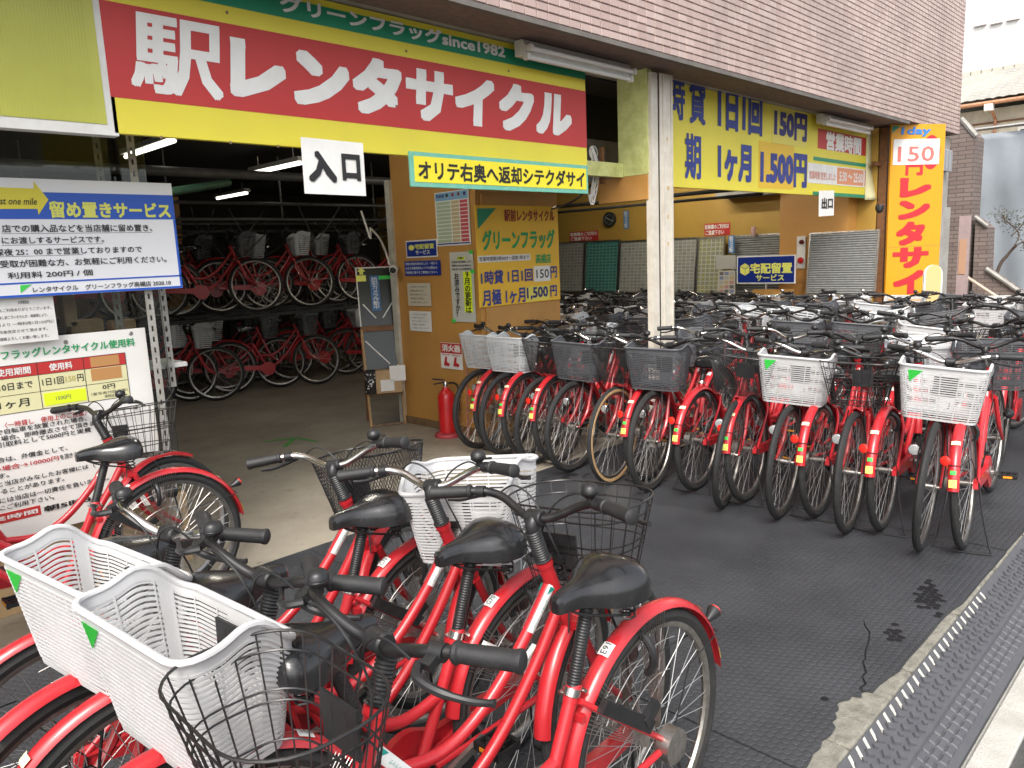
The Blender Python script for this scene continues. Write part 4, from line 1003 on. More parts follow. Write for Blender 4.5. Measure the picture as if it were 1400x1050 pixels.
# handwritten sign below the shop sign
S4 = Sign('return_notice', 'narrow yellow notice with green taped border and black katakana hanging under the shop sign', 'sign', 'S', 3.54, V3(onY(561,230,3.54).x,3.54,onY(561,255,3.54).z), V3(onY(804,245,3.54).x,3.54,onY(561,206.5,3.54).z), GREENT, .014)
S4.rect((.028,.028),(S4.w-.022,S4.h-.024), mat('bright_yellow_card',(.82,.70,.03),.5), 'yellow_card', .002, px=False)
S4.text('オリテ右奥へ返却シテクダサイ', .055, S4.w-.045, S4.h-.045, .042, INK, .025, px=False)
# paper notices
def paper(name, label, face, plane, lb, rt_, lines=(), roll=0., mt=PAPER, cat='notice', th=.002):
    s = Sign(name, label, cat, face, plane, lb, rt_, mt, th, roll=roll); return s
S5 = Sign('entrance_notice', 'white paper notice reading entrance in black, hung under the shop sign', 'notice', 'S', 3.50, V3(onY(414,230,3.50).x,3.50,onY(416,264.5,3.50).z), V3(onY(498.5,230,3.50).x,3.50,onY(413,188.5,3.50).z), PAPER, .003, roll=R(-.6))
tx(S5,'入',421,207,459,249,INK,.05); tx(S5,'口',467,211,492,247,INK,.05)
S6 = Sign('exit_notice', 'small white paper notice reading exit in black, under the price sign', 'notice', 'S', 3.53, V3(onY(1120,278,3.53).x,3.53,onY(1122,296,3.53).z), V3(onY(1140,278,3.53).x,3.53,onY(1122,259,3.53).z), PAPER, .003, roll=R(2))
S6.text('出口', .06, S6.w-.04, S6.h*.72, S6.h*.28, INK, .04, px=False)

# golden banner standing at an angle by the corner
class Free(Sign):
    def __init__(s, name, label, cat, a, b, h, mt, th=.02, group=None, tilt=0.):
        a = vec(a); b = vec(b); X = (b-a); s.w = X.length; X.normalize(); Z = X.cross(Vector((0,0,1))); s.h = h; s.th = th
        M = Matrix.Identity(4)
        for i in range(3): M[i][0] = X[i]; M[i][1] = (0,0,1)[i]; M[i][2] = Z[i]; M[i][3] = a[i]
        s.M = M @ Matrix.Rotation(tilt,4,'X'); s.inv = s.M.inverted()
        s.o = MB().cbox(0,0,-th,s.w,s.h,0,.0015).build(name, mt, None, False, s.M); tag(s.o, label, cat, group)
S7 = Free('vertical_banner', 'tall golden yellow banner board with red vertical katakana at the building corner', 'sign', (9.955,3.36,.125), (10.56,2.945,.125), 2.812, BANNER, .03)
S7.poly([(1220,172.5),(1231,172.3),(1220,182)], SIGNG); tx(S7,'1day',1232,173.5,1272,187,SKYB,.03,shear=.15)
tx(S7,'円',1238,214,1262,240,REDL,.04,lift=.001)
m = MB(); u,v = S7.p((1273,208)); m.lathe([(0,1),(.0015,1)],(0,0,0),(0,0,1),24); o = m.build('red_numeral', REDL, S7.o, False, Matrix.Translation((u,v,.001)) @ Matrix.Diagonal((.125,.20,1,1)))
rc(S7,1221,190,1284,225,PAPER,'paper_patch',.004); tx(S7,'150',1227,200,1277,221,mat('faded_red_numeral',(.60,.16,.14),.5),.012,lift=.0055)
for ch,a in (('レ',(1230,243,1273,269.5)),('ン',(1228,274,1271,299.5)),('タ',(1225,303,1264,335)),('サ',(1220,338,1269,366)),('イ',(1221,370,1262,402))): tx(S7,ch,*a,REDL,.06)
u0,_ = S7.p((1221,385)); u1,_ = S7.p((1262,385))
for ch,t in (('ク',.42),('ル',.06)): S7.text(ch,u0,u1,t+.31,t,REDL,.06,px=False)
rc(S7,1214,336.4,1285,336.9,mat('scratch',(.25,.17,.05),.7),'scratch',.0012)
# round-topped sign by the banner
q = onY(1275,384,2.78); Mo = Matrix.Translation((q.x,2.78,0)) @ Matrix(((.78,0,-.62,0),(-.62,0,-.78,0),(0,1,0,0),(0,0,0,1)))
ov = empty('arched_sign', M=Mo); tag(ov, 'small beige arch-topped sign with white rim in front of the banner', 'sign')
h0, h1, hw = .60, onY(1275,362,2.78).z, .115
def arch(hw, t): return [(-hw,h0+t),(hw,h0+t)]+[(hw*math.cos(R(a)),h1-hw-t*0+hw*math.sin(R(a))) for a in range(0,181,15)]
MB().prism(arch(hw,0),-.012,.012).build('rim', FIXW, ov, False); MB().prism(arch(hw-.022,.02),.0122,.016).build('face', mat('beige_face',(.60,.45,.20),.5), ov, False)
MB().tube([(0,0,0),(0,h0+.02,0)],.018,8).build('leg', STEEL, ov)

# ================================================================== booth: board and notices
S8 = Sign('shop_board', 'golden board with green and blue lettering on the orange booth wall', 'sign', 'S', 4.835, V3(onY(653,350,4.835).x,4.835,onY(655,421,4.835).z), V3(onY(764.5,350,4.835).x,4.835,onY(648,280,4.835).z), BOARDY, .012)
S8.poly([(652,285),(678,284.6),(653.5,313)], SIGNG)
tx(S8,'駅前レンタサイクル',689,286.5,757.5,303,mat('dark_red_letter',(.32,.02,.025),.5),.025); tx(S8,'グリーンフラッグ',659,314,758,341,GREENL,.035)
rc(S8,653,348.5,725,357.5,PAPER,'paper_strip'); tx(S8,'営業時間朝5時30分〜深夜1時まで',655,350,723,356,INK,.012,lift=.003); tx(S8,'高槻店',732,347,753,360,GREENL,.02)
tx(S8,'1時貸 1日1回',657,368.5,728,387,BLUEL,.03); rc(S8,730,363.5,752,384.5,PAPER,'price_patch',.003); tx(S8,'150',733,368,750,380,INK,.008,lift=.004); tx(S8,'円',752,364,761,380,BLUEL,.03)
tx(S8,'月極 1ヶ月',659,394,718,416,BLUEL,.03); rc(S8,719,391,751,411,PALEY); tx(S8,'1,500',720,392,749,409,NAVY,.03,lift=.003); tx(S8,'円',752,390,761,405,BLUEL,.03)
XH = 4.538
def wall_sign(name, label, lb, rt_, mt, cat='notice', th=.004, X=XH): return Sign(name, label, cat, 'W', X, V3(X,onX(*lb,X).y,onX(*lb,X).z), V3(X,onX(*rt_,X).y,onX(*rt_,X).z), mt, th)
b1 = wall_sign('blue_sign','upper blue parcel service sign on the booth side wall',(556,353),(597,326.5),SIGNW)
b1.rect((.012,.012),(b1.w-.012,b1.h-.012),SIGNB,'blue_face',.0015,px=False)
b1.text('宅配留置',.30*b1.w,.92*b1.w,.78*b1.h,.48*b1.h,STY,.03,px=False); b1.text('サービス',.32*b1.w,.78*b1.w,.42*b1.h,.18*b1.h,STW,.03,px=False)
b1.poly([(.10*b1.w,.5*b1.h),(.18*b1.w,.42*b1.h),(.27*b1.w,.5*b1.h),(.27*b1.w,.68*b1.h),(.18*b1.w,.76*b1.h),(.10*b1.w,.68*b1.h)],STY,px=False)
b2 = wall_sign('blue_notice','lower blue text notice on the booth side wall',(554,377),(601.5,355.5),SIGNB)
for i,t in enumerate(('荷物の受取を始めました！一個から','お店の営業時間内いつでも受取OK','宅配便に関するご質問はこちらへ')): b2.text(t,.04*b2.w,.93*b2.w,b2.h*(.90-.3*i),b2.h*(.72-.3*i),STW,.02,px=False)
for nm,lab,lb,rt_ in (('paper_note','beige paper note on the booth wall, upper of two',(558.5,418),(588,387)),('paper_note','white paper note on the booth wall, lower of two',(561,452),(589,426))):
    s = wall_sign(nm,lab,lb,rt_,PAPER if 'white' in lab else mat('beige_paper',(.58,.52,.40),.7),th=.002)
    for i,t in enumerate(('ご利用のお客様へ','駐輪の際は必ず','鍵をお掛け下さい','貴重品の管理は','お願い致します')): s.text(t,.12*s.w,.86*s.w-.05*(i%2),s.h*(.88-.17*i),s.h*(.80-.17*i),mat('grey_ink',(.12,.11,.11),.7),0,lift=.001,px=False)
ps = wall_sign('time_poster','tall printed poster with rows of coloured cells on the booth side wall',(598,337),(640,258),SIGNW)
ps.rect((.01,ps.h*.84),(ps.w-.01,ps.h*.985),mat('poster_sky',(.22,.42,.62),.5),'header',px=False); ps.rect((.01,.012),(ps.w-.01,ps.h*.05),SIGNB,'footer',px=False)
pc = [mat('poster_green',(.42,.52,.36),.6),mat('poster_tan',(.55,.45,.25),.6),mat('poster_red',(.55,.08,.09),.6)]
for i in range(11):
    y0,y1 = ps.h*(.065+.070*i), ps.h*(.120+.070*i)
    for k,(u0,u1) in enumerate(((.04,.46),(.49,.71),(.74,.96))): ps.rect((ps.w*u0,y0),(ps.w*u1,y1),pc[k],'cell',px=False)
for k in range(4): MB().lathe([(0,.016),(.002,.016)],(ps.w*(.38+.17*k),ps.h*.93,.0025),(0,0,1),10).build('picture',[INK,MATS['dark_red_letter'],BROWNV,NAVY][k],ps.o,False)
ps.text('時刻表',.06*ps.w,.30*ps.w,.96*ps.h,.89*ps.h,NAVY,.02,lift=.003,px=False)
s9 = wall_sign('renewal_notice','tall white vertical notice with yellow highlights at the booth corner',(619.5,439.5),(646,343.5),mat('laminated_paper',(.56,.56,.50),.3))
s9.rect((.55*s9.w,.14*s9.h),(.90*s9.w,.72*s9.h),NEON,'highlight',.0012,px=False); s9.rect((.33*s9.w,.89*s9.h),(.66*s9.w,.93*s9.h),NEON,'highlight',.0012,px=False)
s9.text('9月の更新は',.60*s9.w,.86*s9.w,.72*s9.h,.13*s9.h,INK,.02,vertical=True,px=False); s9.text('お済みですか？',.16*s9.w,.38*s9.w,.70*s9.h,.07*s9.h,INK,.02,vertical=True,px=False)
for i,t in enumerate(('お願い','月末は大変混雑します','更新の方はお早めに','お願い致します(営業時間内)')): s9.text(t,(.36 if i==0 else .08)*s9.w,(.64 if i==0 else .94)*s9.w,s9.h*(.93-.053*i),s9.h*(.897-.053*i),INK,.015,px=False)
for u,v in ((.95,.99),(.98,.72),(.05,.01)): MB().box(u*s9.w-.03,v*s9.h-.015,.001,u*s9.w+.02,v*s9.h+.015,.003).build('green_tape', STG, s9.o, False)
fs = wall_sign('extinguisher_sign','red and white fire extinguisher sign on the booth wall',(603.5,503),(631,470),SIGNW)
fs.rect((.004,.60*fs.h),(fs.w-.004,fs.h-.004),SIGNR,'red_header',px=False); fs.text('消火器',.10*fs.w,.95*fs.w,.94*fs.h,.66*fs.h,SIGNW,.03,px=False)
for u in (.28,.72):
    fs.poly([((u-.14)*fs.w,.12*fs.h),((u+.10)*fs.w,.10*fs.h),((u+.14)*fs.w,.20*fs.h),(u*fs.w,.26*fs.h),((u+.02)*fs.w,.46*fs.h),((u-.06)*fs.w,.46*fs.h)],REDL,'pictogram',px=False)
for i in range(2): fs.text('使用方法',(.06+.48*i)*fs.w,(.44+.48*i)*fs.w,.57*fs.h,.51*fs.h,REDL,.01,px=False)

# fire extinguisher
fx = empty('fire_extinguisher',(4.40,5.22,0)); tag(fx,'red fire extinguisher on a round base in front of the booth wall','extinguisher')
MB().lathe([(0,.125),(.012,.125),(.030,.118),(.036,.10),(.040,.085)],(0,0,0),(0,0,1),24).build('base',mat('faded_red_base',(.42,.05,.06),.55,noise=(20,.5)),fx)
MB().lathe([(.04,.074),(.045,.078),(.36,.078),(.40,.066),(.425,.040),(.44,.028),(.455,.026)],(0,0,0),(0,0,1),24).build('cylinder',EXTRED,fx)
MB().lathe([(.455,.022),(.49,.022),(.50,.018),(.51,.012)],(0,0,0),(0,0,1),14).build('valve',CHROME,fx)
MB().bar((-.01,.02,.515),(-.10,.06,.535),.02,.012).bar((0,.02,.495),(-.09,.06,.485),.018,.010).build('handle',BLACKP,fx,False)
MB().tube([(.0+.018*math.cos(R(a)),.0,.545+.018*math.sin(R(a))) for a in range(0,360,30)],.004,6,closed=True).build('pull_ring',BRASS,fx)
MB().tube(spline([(.02,-.02,.49),(.09,-.05,.46),(.10,-.055,.30),(.088,-.05,.18)],5),.009,8).build('hose',BLACKP,fx); MB().tube([(.088,-.05,.19),(.086,-.05,.12)],[.009,.016],8).build('nozzle',CHROME,fx)
tag(MB().tube([(4.46,5.02,.0),(4.49,5.02,.72)],.008,8).build('sign_pole',mat('pinkish_pole',(.42,.16,.13),.5),None),'thin pinkish pole against the booth wall behind the extinguisher','pole')

# easel stand in the garage doorway
a0 = onZ(506,584); a1 = onZ(556,579); X_ = (a1-a0); X_.z = 0; W_ = X_.length; X_.normalize(); Z_ = X_.cross(Vector((0,0,1)))
Me = Matrix.Identity(4)
for i in range(3): Me[i][0] = X_[i]; Me[i][1] = -Z_[i]; Me[i][2] = (0,0,1)[i]; Me[i][3] = a0[i]
es = empty('easel_stand', M=Me); tag(es,'wooden easel stand holding a dark framed panel in the garage doorway','stand')
LN = .20   # lean
for x in (.012,W_-.012):
    MB().bar((x,0,0),(x-.015,LN*.62,.95),.028,.022).build('front_leg', mat('honey_wood',(.42,.24,.08),.5,noise=(20,.6)), es, False)
    MB().bar((x,.32,0),(x-.015,LN*.64,.93),.024,.02).build('rear_leg', WOOD, es, False)
MB().bar((-.01,LN*.62,.95),(W_-.02,LN*.62,.95),.03,.05).build('crossbar', WOOD, es, False); MB().bar((.01,.02,.32),(W_-.01,.02,.32),.05,.03).build('crossbar', WOOD, es, False)
MB().bar((.01,-.0,.012),(W_-.01,0,.012),.015,.015).build('crossbar', RUST, es, False)
Mp = Matrix.Translation((.02,.04,.36)) @ Matrix.Rotation(R(-10)+math.pi/2,4,'X') @ Matrix.Translation((-.03,0,0))
pw, ph = W_+.005, 1.20
pn = MB().box(0,0,-.012,pw,ph,0).build('dark_panel', mat('dark_glossy_panel',(.014,.017,.016),.28), es, False, Mp)
for bx in ((0,0,.012,ph),(pw-.012,0,pw,ph),(.012,ph-.012,pw-.012,ph),(.012,0,pw-.012,.012)): MB().box(bx[0],bx[1],.0005,bx[2],bx[3],.008).build('frame_strip', FIXW, pn, False)
bs = MB().box(pw*.36,ph*.64,.001,pw*.60,ph*.93,.004).build('blue_strip', mat('strip_blue',(.03,.13,.34),.45), pn, False)
V,F,x0_,x1_,y0_,y1_ = glyph_mesh('防犯カメラ作動中', True); mm = MB()
for k,(dx,dy) in enumerate(((0,0),(.02,0),(-.02,0),(0,.02),(0,-.02))): mm.add([(pw*.40+(v.x-x0_+dx)/(x1_-x0_)*pw*.16, ph*.655+(v.y-y0_+dy)/(y1_-y0_)*ph*.26, .005+k*.0001) for v in V],F)
mm.build('lettering', STW, bs, False)
for a,b in (((.12,.70),(.44,.58)),((.10,.40),(.70,.20)),((.62,.58),(.95,.72)),((.65,.08),(.95,.20))): MB().bar((pw*a[0],ph*a[1],.004),(pw*b[0],ph*b[1],.004),.012,.004).build('tape_strip', FIXW, pn, False)
MB().box(pw*.60,ph*.895,.001,pw*.98,ph*.925,.005).build('green_tape', STG, pn, False); MB().box(pw*.0,ph*.885,.0085,pw*.26,ph*.935,.010).build('yellow_tag', STY, pn, False)
MB().prism([(pw*.10,ph*.94),(pw*.20,ph*.94),(pw*.20,ph*.965),(pw*.26,ph*.965),(pw*.15,ph*1.0),(pw*.04,ph*.965),(pw*.10,ph*.965)],.009,.011).build('yellow_arrow', STY, pn, False)
cb = MB().cbox(W_*.22,-.10,.34,W_*.92,.02,.56,.004).build('cardboard_box', CARD, None, False, Me); tag(cb,'open cardboard box with slips of paper on the easel stand','box')
for bx in ((.34,.36,.70,.47),(.60,.45,1.02,.60)): MB().box(W_*bx[0],-.106,bx[1],W_*bx[2],-.102,bx[3]).build('paper_slip', PAPER, cb, False)
pt = MB().lathe([(0,.055),(.005,.058),(.22,.058),(.225,.05)],(W_*.10,-.05,.34),(0,0,1),16).build('dotted_pot', INK, None, True, Me); tag(pt,'black pot with white dots on the easel stand','pot')
for i in range(26):
    a = R(180+random.uniform(10,170)); z = .36+random.uniform(0,.18); MB().lathe([(0,.007),(.002,.006)],(W_*.10+.058*math.cos(a),-.05+.058*math.sin(a),z),(math.cos(a),math.sin(a),0),8).build('dot', STW, pt, False)

# ================================================================== posters on the glazed front at left
YP = 4.02
S10 = Sign('service_poster','large white and blue laminated parcel service poster on the office glass','poster','S',YP,V3(-.25,YP,onY(250.5,393.5,YP).z),V3(onY(243,330,YP).x,YP,onY(231,250.5,YP).z),mat('laminated_white',(.84,.84,.85),.2,noise=(3,.3),dark=(.78,.78,.80)),.005)
band(S10,(231.5,267),(233,300),BLUEP,'blue_band'); S10.rect((.0,.0),(S10.w,.012),BLUEP,'border',px=False); S10.rect((S10.w-.012,.013),(S10.w-.001,S10.p((233,300))[1]-.001),BLUEP,'border',px=False); band(S10,(240,376),(240,378),BLUEP,'line')
zz = lambda x,y: (x*.1857,230+y*.1857)
S10.poly([zz(-160,135),zz(248,150),zz(245,97),zz(355,232),zz(283,343),zz(275,300),zz(-160,300)],SIGNY,'arrow',.004); S10.text('Last one mile',(-11,272),(50,275),(30,270.5),(30,280),INK,.004,lift=.006,shear=.2)
S10.text('留め置きサービス',(67,285),(232,285),(74,275),(74,298),STY,.035)
for t,l,r,x,y0,y1 in (('店での購入品などを当店舗に留め置き、',2,207,56,307,317.5),('にお渡しするサービスです。',2,141,56,323.4,333),('深夜 25：00 まで営業しておりますので',-8,193,56,339,348.5),('お受取が困難な方、お気軽にご利用ください。',-14,227,56,354.5,364.5),('利用料 200円 / 個',10,126,37,371.5,380.5),('レンタサイクル　グリーンフラッグ高槻店 2020.10',44,233,130,388,395.5)):
    S10.text(t,(l,(y0+y1)/2),(r,(y0+y1)/2-6),(x,y0),(x,y1),INK,.012)
for l,r,y in ((2,207,318.6),(2,141,334.2),(-8,113,349.6)): rc(S10,l,y-.15*(r-l)/200,r,y+.5-.15*(r-l)/200,INK,'underline',.0012)
S10.poly([zz(148,862),zz(232,855),zz(152,918)],STG)
YN = 4.05
S11 = Sign('price_change_notice','plain white printed notice taped above the fee board','notice','S',YN,V3(onY(-14,440,YN).x,YN,onY(78,464.5,YN).z),V3(onY(77,440,YN).x,YN,onY(70,404,YN).z),PAPER,.002)
for i,(t,a,b) in enumerate((('お客様各位',.45,.62),('いつもご利用ありがとうございます。',.05,.95),('誠に申し訳ございませんが、諸事情により、',.05,.88),('9月より 一時利用1日150円に',.05,.97),('料金改定させて頂きます。',.1,.85),('ご理解よろしくお願い致します。',.05,.85))): S11.text(t,a*S11.w,b*S11.w,S11.h*(.93-.155*i),S11.h*(.855-.155*i),MATS['grey_ink'],.006,lift=.001,px=False)
YB = 4.10
FB = Sign('fee_board','big white board of rental fees and rules beside the left bicycles','sign','S',YB,V3(-.62,YB,onY(0,742,YB).z),V3(onY(207,520,YB).x,YB,onY(197,448,YB).z),mat('white_rules_board',(.86,.84,.79),.4,noise=(3,.5),dark=(.77,.75,.69)),.012)
ua = FB.p((0,490))[0]; ub = FB.p((184,468))[0]; FB.text('グリーンフラッグレンタサイクル使用料',ub-(ub-ua)/14*18,ub,FB.p((179,462))[1],FB.p((179,473.4))[1],GREENL,.02,px=False)
cx = [FB.p((-70,530))[0],FB.p((53,520))[0],FB.p((116,512))[0],FB.p((174,510))[0]]; ry = [FB.p((171,482))[1],FB.p((172,497.8))[1],FB.p((174,519))[1],FB.p((177.5,541))[1]]
FB.rect((cx[0],ry[1]),(cx[3],ry[0]),SIGNR,'header',.0015,px=False); FB.rect((cx[0],ry[3]),(cx[3],ry[1]-.0004),CREAM,'table',.0015,px=False)
for x in cx: FB.rect((x-.0015,ry[3]),(x+.0015,ry[0]),INK,'table_line',.0022,px=False)
for y in ry: FB.rect((cx[0],y-.0012),(cx[3],y+.0012),INK,'table_line',.0024,px=False)
def cellt(t,c,r,a,b,mt,lo=.3,hi=.75,bold=.012):
    x0,x1 = cx[c],cx[c+1]; y0,y1 = ry[r+1],ry[r]; FB.text(t,x0+(x1-x0)*a,x0+(x1-x0)*b,y0+(y1-y0)*hi,y0+(y1-y0)*lo,mt,bold,lift=.003,px=False)
cellt('使用期間',0,0,.52,.92,SIGNW,.2,.8,.02); cellt('使用料',1,0,.25,.75,SIGNW,.2,.8,.02); cellt('最大10日まで',0,1,.3,.92,INK); cellt('1日1回',1,1,.06,.52,INK); cellt('円',1,1,.82,.96,INK); cellt('150',1,1,.56,.78,mat('washed_yellow_print',(.50,.44,.12),.6),.36,.70); cellt('1ヶ月',0,2,.5,.85,INK); cellt('0円',2,2,.36,.66,INK,.6,.9); cellt('（要写真付証明書）',2,2,.08,.95,INK,.32,.5,.0); cellt('保険証',2,2,.38,.62,INK,.1,.28,.0)
x0,x1,y0,y1 = cx[1],cx[2],ry[3],ry[2]; FB.rect((x0+.01,y0+.14*(y1-y0)),(x1-.006,y0+.86*(y1-y0)),NEON,'neon_patch',.003,px=False); FB.text('1500円',x0+.3*(x1-x0),x0+.62*(x1-x0),y0+.62*(y1-y0),y0+.36*(y1-y0),MATS['grey_ink'],0,lift=.004,px=False)
x0,x1 = cx[2],cx[3]; FB.rect((x0+.16*(x1-x0),ry[1]+.08*(ry[0]-ry[1])),(x0+.84*(x1-x0),ry[1]+.92*(ry[0]-ry[1])),TAPEB,'brown_patch',.003,px=False); FB.rect((x0+.14*(x1-x0),ry[2]+.2*(ry[1]-ry[2])),(x0+.86*(x1-x0),ry[2]+.95*(ry[1]-ry[2])),TAPEB,'brown_patch',.0032,px=False)
FB.text('〈一時貸し　使用上のご注意〉',FB.p((6,580))[0],FB.p((118,562))[0],FB.p((26,574.5))[1],FB.p((26,582.5))[1],REDL,.012,px=False)
for t,y,r,mt in (('放置禁止地区で自転車を放置された場合、',591,118,INK),('ご連絡が受けた場合、即時撤去させて頂きます。',600,143,INK),('その際お客様より引取料として5000円と実費',608.5,124,INK),('鍵を紛失された場合は、弁償金として、',629,92,INK),('返却のない場合→10000円',641,80,REDL),('頂きます。',651,12,INK),('使用が困難と当店がみなしたお客様には（',662,130,INK),('お断りすることがあります。',672.5,88,INK),('盗難・事故などには当店は一切責任を負いません。',685,149,INK),('ルールを守り安全にご利用下さい。',695,74,INK)):
    v = FB.p((0,y))[1]; r_ = FB.p((r,y-.17*r))[0]; n_c = len(t); wch = .0300
    FB.text(t,r_-wch*n_c,r_,v+.0125,v-.0125,mt,.012,px=False)
v = FB.p((0,641))[1]; FB.text('を頂きます',FB.p((82,627))[0],FB.p((112,622))[0],v+.0125,v-.0125,INK,.012,px=False)
v0,v1 = FB.p((0,716.5))[1],FB.p((0,703))[1]; u = FB.p((56,700))[0]
FB.rect((FB.p((-60,700))[0],v0),(u,v1),SIGNR,'red_box',.002,px=False); FB.text('営業時間',u-.27,u-.012,v1-.012,v0+.012,SIGNW,.02,px=False,lift=.003); FB.text('朝5時30分〜',u+.012,u+.40,v1-.01,v0+.008,INK,.03,px=False)
for px,py in ((179,456),(186,557),(90,468)): uu,vv = FB.p((px,py)); MB().lathe([(0,.011),(.003,.008)],(uu,vv,.0005),(0,0,1),8).build('screw', STEEL, FB.o)

# ================================================================== right bay wall: key boards, clock, notices
XB = 9.90
def key_board(l, r, top, bot, mt, label, X=XB, slats=False, tilt=R(-6)):
    y0 = onX(l,360,X).y; y1 = onX(r,360,X).y; z0 = onX((l+r)/2,bot,X).z; z1 = onX((l+r)/2,top,X).z
    s = Sign('key_board', label, 'board', 'W', X, V3(X-.12,y0,z0), V3(X-.12,y1,z1), mt, .02, 'tag boards along the orange wall', tilt=tilt)
    for a in ((0,0,.02,s.h),(s.w-.02,0,s.w,s.h),(.02,s.h-.02,s.w-.02,s.h),(.02,0,s.w-.02,.02)): MB().box(a[0],a[1],.0005,a[2],a[3],.014).build('frame_strip', STEEL, s.o, False)
    if slats:
        n = 26; sm = MB().add([(.022,-.009,0),(s.w-.022,-.009,0),(s.w-.022,.009,0),(.022,.009,0),(.022,-.007,.012),(s.w-.022,-.007,.012),(s.w-.022,.003,.016),(.022,.003,.016)],[(4,5,6,7),(0,1,5,4),(1,2,6,5),(2,3,7,6),(3,0,4,7)]).mesh('slat', mat('galvanised_slat',(.50,.51,.50),.4,.25,noise=(20,.5)), False)
        for i in range(n): link('slat', sm, s.o, Matrix.Translation((0,.035+(s.h-.07)*i/(n-1),.001)))
    return s
SLB = mat('dark_slat_backing',(.12,.12,.11),.6)
key_board(762,803,330,399,GRIDG,'dull key tag board at the left end, next to the golden shop board'); key_board(804,850,328,399,GRIDT,'dark teal key tag board below the clock'); key_board(851,956,326,400,GRIDG,'long grey key tag board crossing behind the steel post'); key_board(957,993,323,401,GRIDY,'yellowish key tag board beside the slatted rack board')
key_board(1005,1081,319,404,SLB,'slatted metal board behind the blue parcel sign',slats=True); key_board(1108,1203,315,403,SLB,'slatted metal board beside the golden banner',X=9.70,slats=True)
MB().box(9.86,5.2,.80,9.995,8.9,.90).build('board_ledge', FIXW, B, False)
def wsign(name,label,x0,y0,x1,y1,mt,X,cat='sign'):
    xm=(x0+x1)/2; ym=(y0+y1)/2; return Sign(name,label,cat,'W',X,V3(X,onX(x0,ym,X).y,onX(xm,y1,X).z),V3(X,onX(x1,ym,X).y,onX(xm,y0,X).z),mt,.006)
for lab,a in (('red and white notice on the gold wall, left of the clock',(779,316,818,329.5)),('red and white notice on the gold wall above the yellowish board',(963,305,998,322))):
    s = wsign('red_notice',lab,*a,SIGNR,9.99)
    s.text('駐輪機のご利用は',.03*s.w,.97*s.w,.92*s.h,.54*s.h,SIGNW,.03,px=False); s.text('ご遠慮下さい',.05*s.w,.78*s.w,.46*s.h,.06*s.h,SIGNW,.03,px=False)
for lab,a in (('narrow blue sticker right of the clock',(852.5,288,859.5,313)),('narrow blue vertical sticker beside the slatted board',(996,322,1004,346))):
    s = wsign('blue_sticker',lab,*a,mat('strip_blue2',(.05,.20,.45),.45),9.985 if a[0]<900 else 9.74); s.text('防犯カメラ作動中',.15*s.w,.85*s.w,.96*s.h,.04*s.h,SIGNW,.02,vertical=True,px=False)
ck = onX(833,300,9.96); ckr = .118
cl = empty('wall_clock', M=Matrix.Translation(ck) @ FACE_W); tag(cl,'round black wall clock with pale numerals on the gold wall','clock')
MB().lathe([(-.03,ckr),(.012,ckr),(.018,ckr-.008),(.012,ckr-.016),(.006,ckr-.018),(.006,.001)],(0,0,0),(0,0,1),32).build('case', BLACKP, cl)
fm = MB().lathe([(.0062,ckr-.019),(.0075,ckr-.019)],(0,0,0),(0,0,1),32).build('dial', INK, cl, False)
for k in range(12):
    V,F,x0_,x1_,y0_,y1_ = glyph_mesh(str(k+1)); a = R(90-30*(k+1)); c = Vector((math.cos(a)*.076,math.sin(a)*.076,.009)); s_ = .024
    MB().add([((v.x-(x0_+x1_)/2)*s_*1.3+c.x,(v.y-(y0_+y1_)/2)*s_*1.3+c.y,c.z) for v in V],F).build('numeral', mat('pale_green_numeral',(.55,.65,.50),.5), fm, False)
MB().bar((0,0,.012),(-.055,.03,.012),.008,.002).build('hour_hand', SIGNW, cl, False); MB().bar((0,0,.014),(.085,-.028,.014),.006,.002).build('minute_hand', SIGNW, cl, False)
s = Sign('parcel_sign','blue parcel service sign with yellow characters in front of the slatted board','sign','W',9.50,V3(9.50,onX(1007.5,368,9.5).y,onX(1007,388,9.5).z),V3(9.50,onX(1087.5,368,9.5).y,onX(1009,350.5,9.5).z),SIGNW,.012)
s.rect((.015,.015),(s.w-.015,s.h-.015),mat('deep_blue_face',(.012,.03,.22),.25),'blue_face',px=False)
s.text('宅配留置',.24*s.w,.95*s.w,.74*s.h,.36*s.h,STY,.035,px=False); s.text('サービス',.34*s.w,.82*s.w,.33*s.h,.10*s.h,STY,.03,px=False)
for pg,k in (([(.06,.62),(.145,.52),(.145,.30),(.06,.40)],0),([(.15,.52),(.225,.62),(.225,.40),(.15,.30)],1),([(.06,.64),(.145,.74),(.225,.64),(.145,.54)],2)): s.poly([(a*s.w,b*s.h) for a,b in pg],STY,'box_emblem',px=False)
MB().tube([(s.w*.5,0,-.02),(s.w*.5,-onX(1007,388,9.5).z,-.02)],.02,8).build('sign_pole', STEEL, s.o)
s = wsign('alarm_panel','cream fire alarm panel with red button on the orange wall corner',1089,323,1101,367,FIXW,9.70,'alarm')
MB().lathe([(0,.04),(.01,.04),(.02,.03)],(s.w*.5,s.h*.25,.0),(0,0,1),16).build('red_button', EXTRED, s.o); MB().lathe([(0,.03),(.03,.028),(.05,.012)],(s.w*.6,s.h*.82,.0),(0,0,1),14).build('alarm_lamp', mat('dark_red_lamp',(.12,.01,.015),.2), s.o)
s = wsign('clear_notice','crumpled clear plastic sleeve left of the blue parcel sign',979,349,1006,368,mat('plastic_sleeve',(.42,.41,.37),.25),9.55,'notice')
s = wsign('sticker_sheet','sheet of small coloured stickers below the plastic sleeve',982,370,1005,402,mat('sticker_sheet_paper',(.50,.46,.38),.6),9.56,'notice')
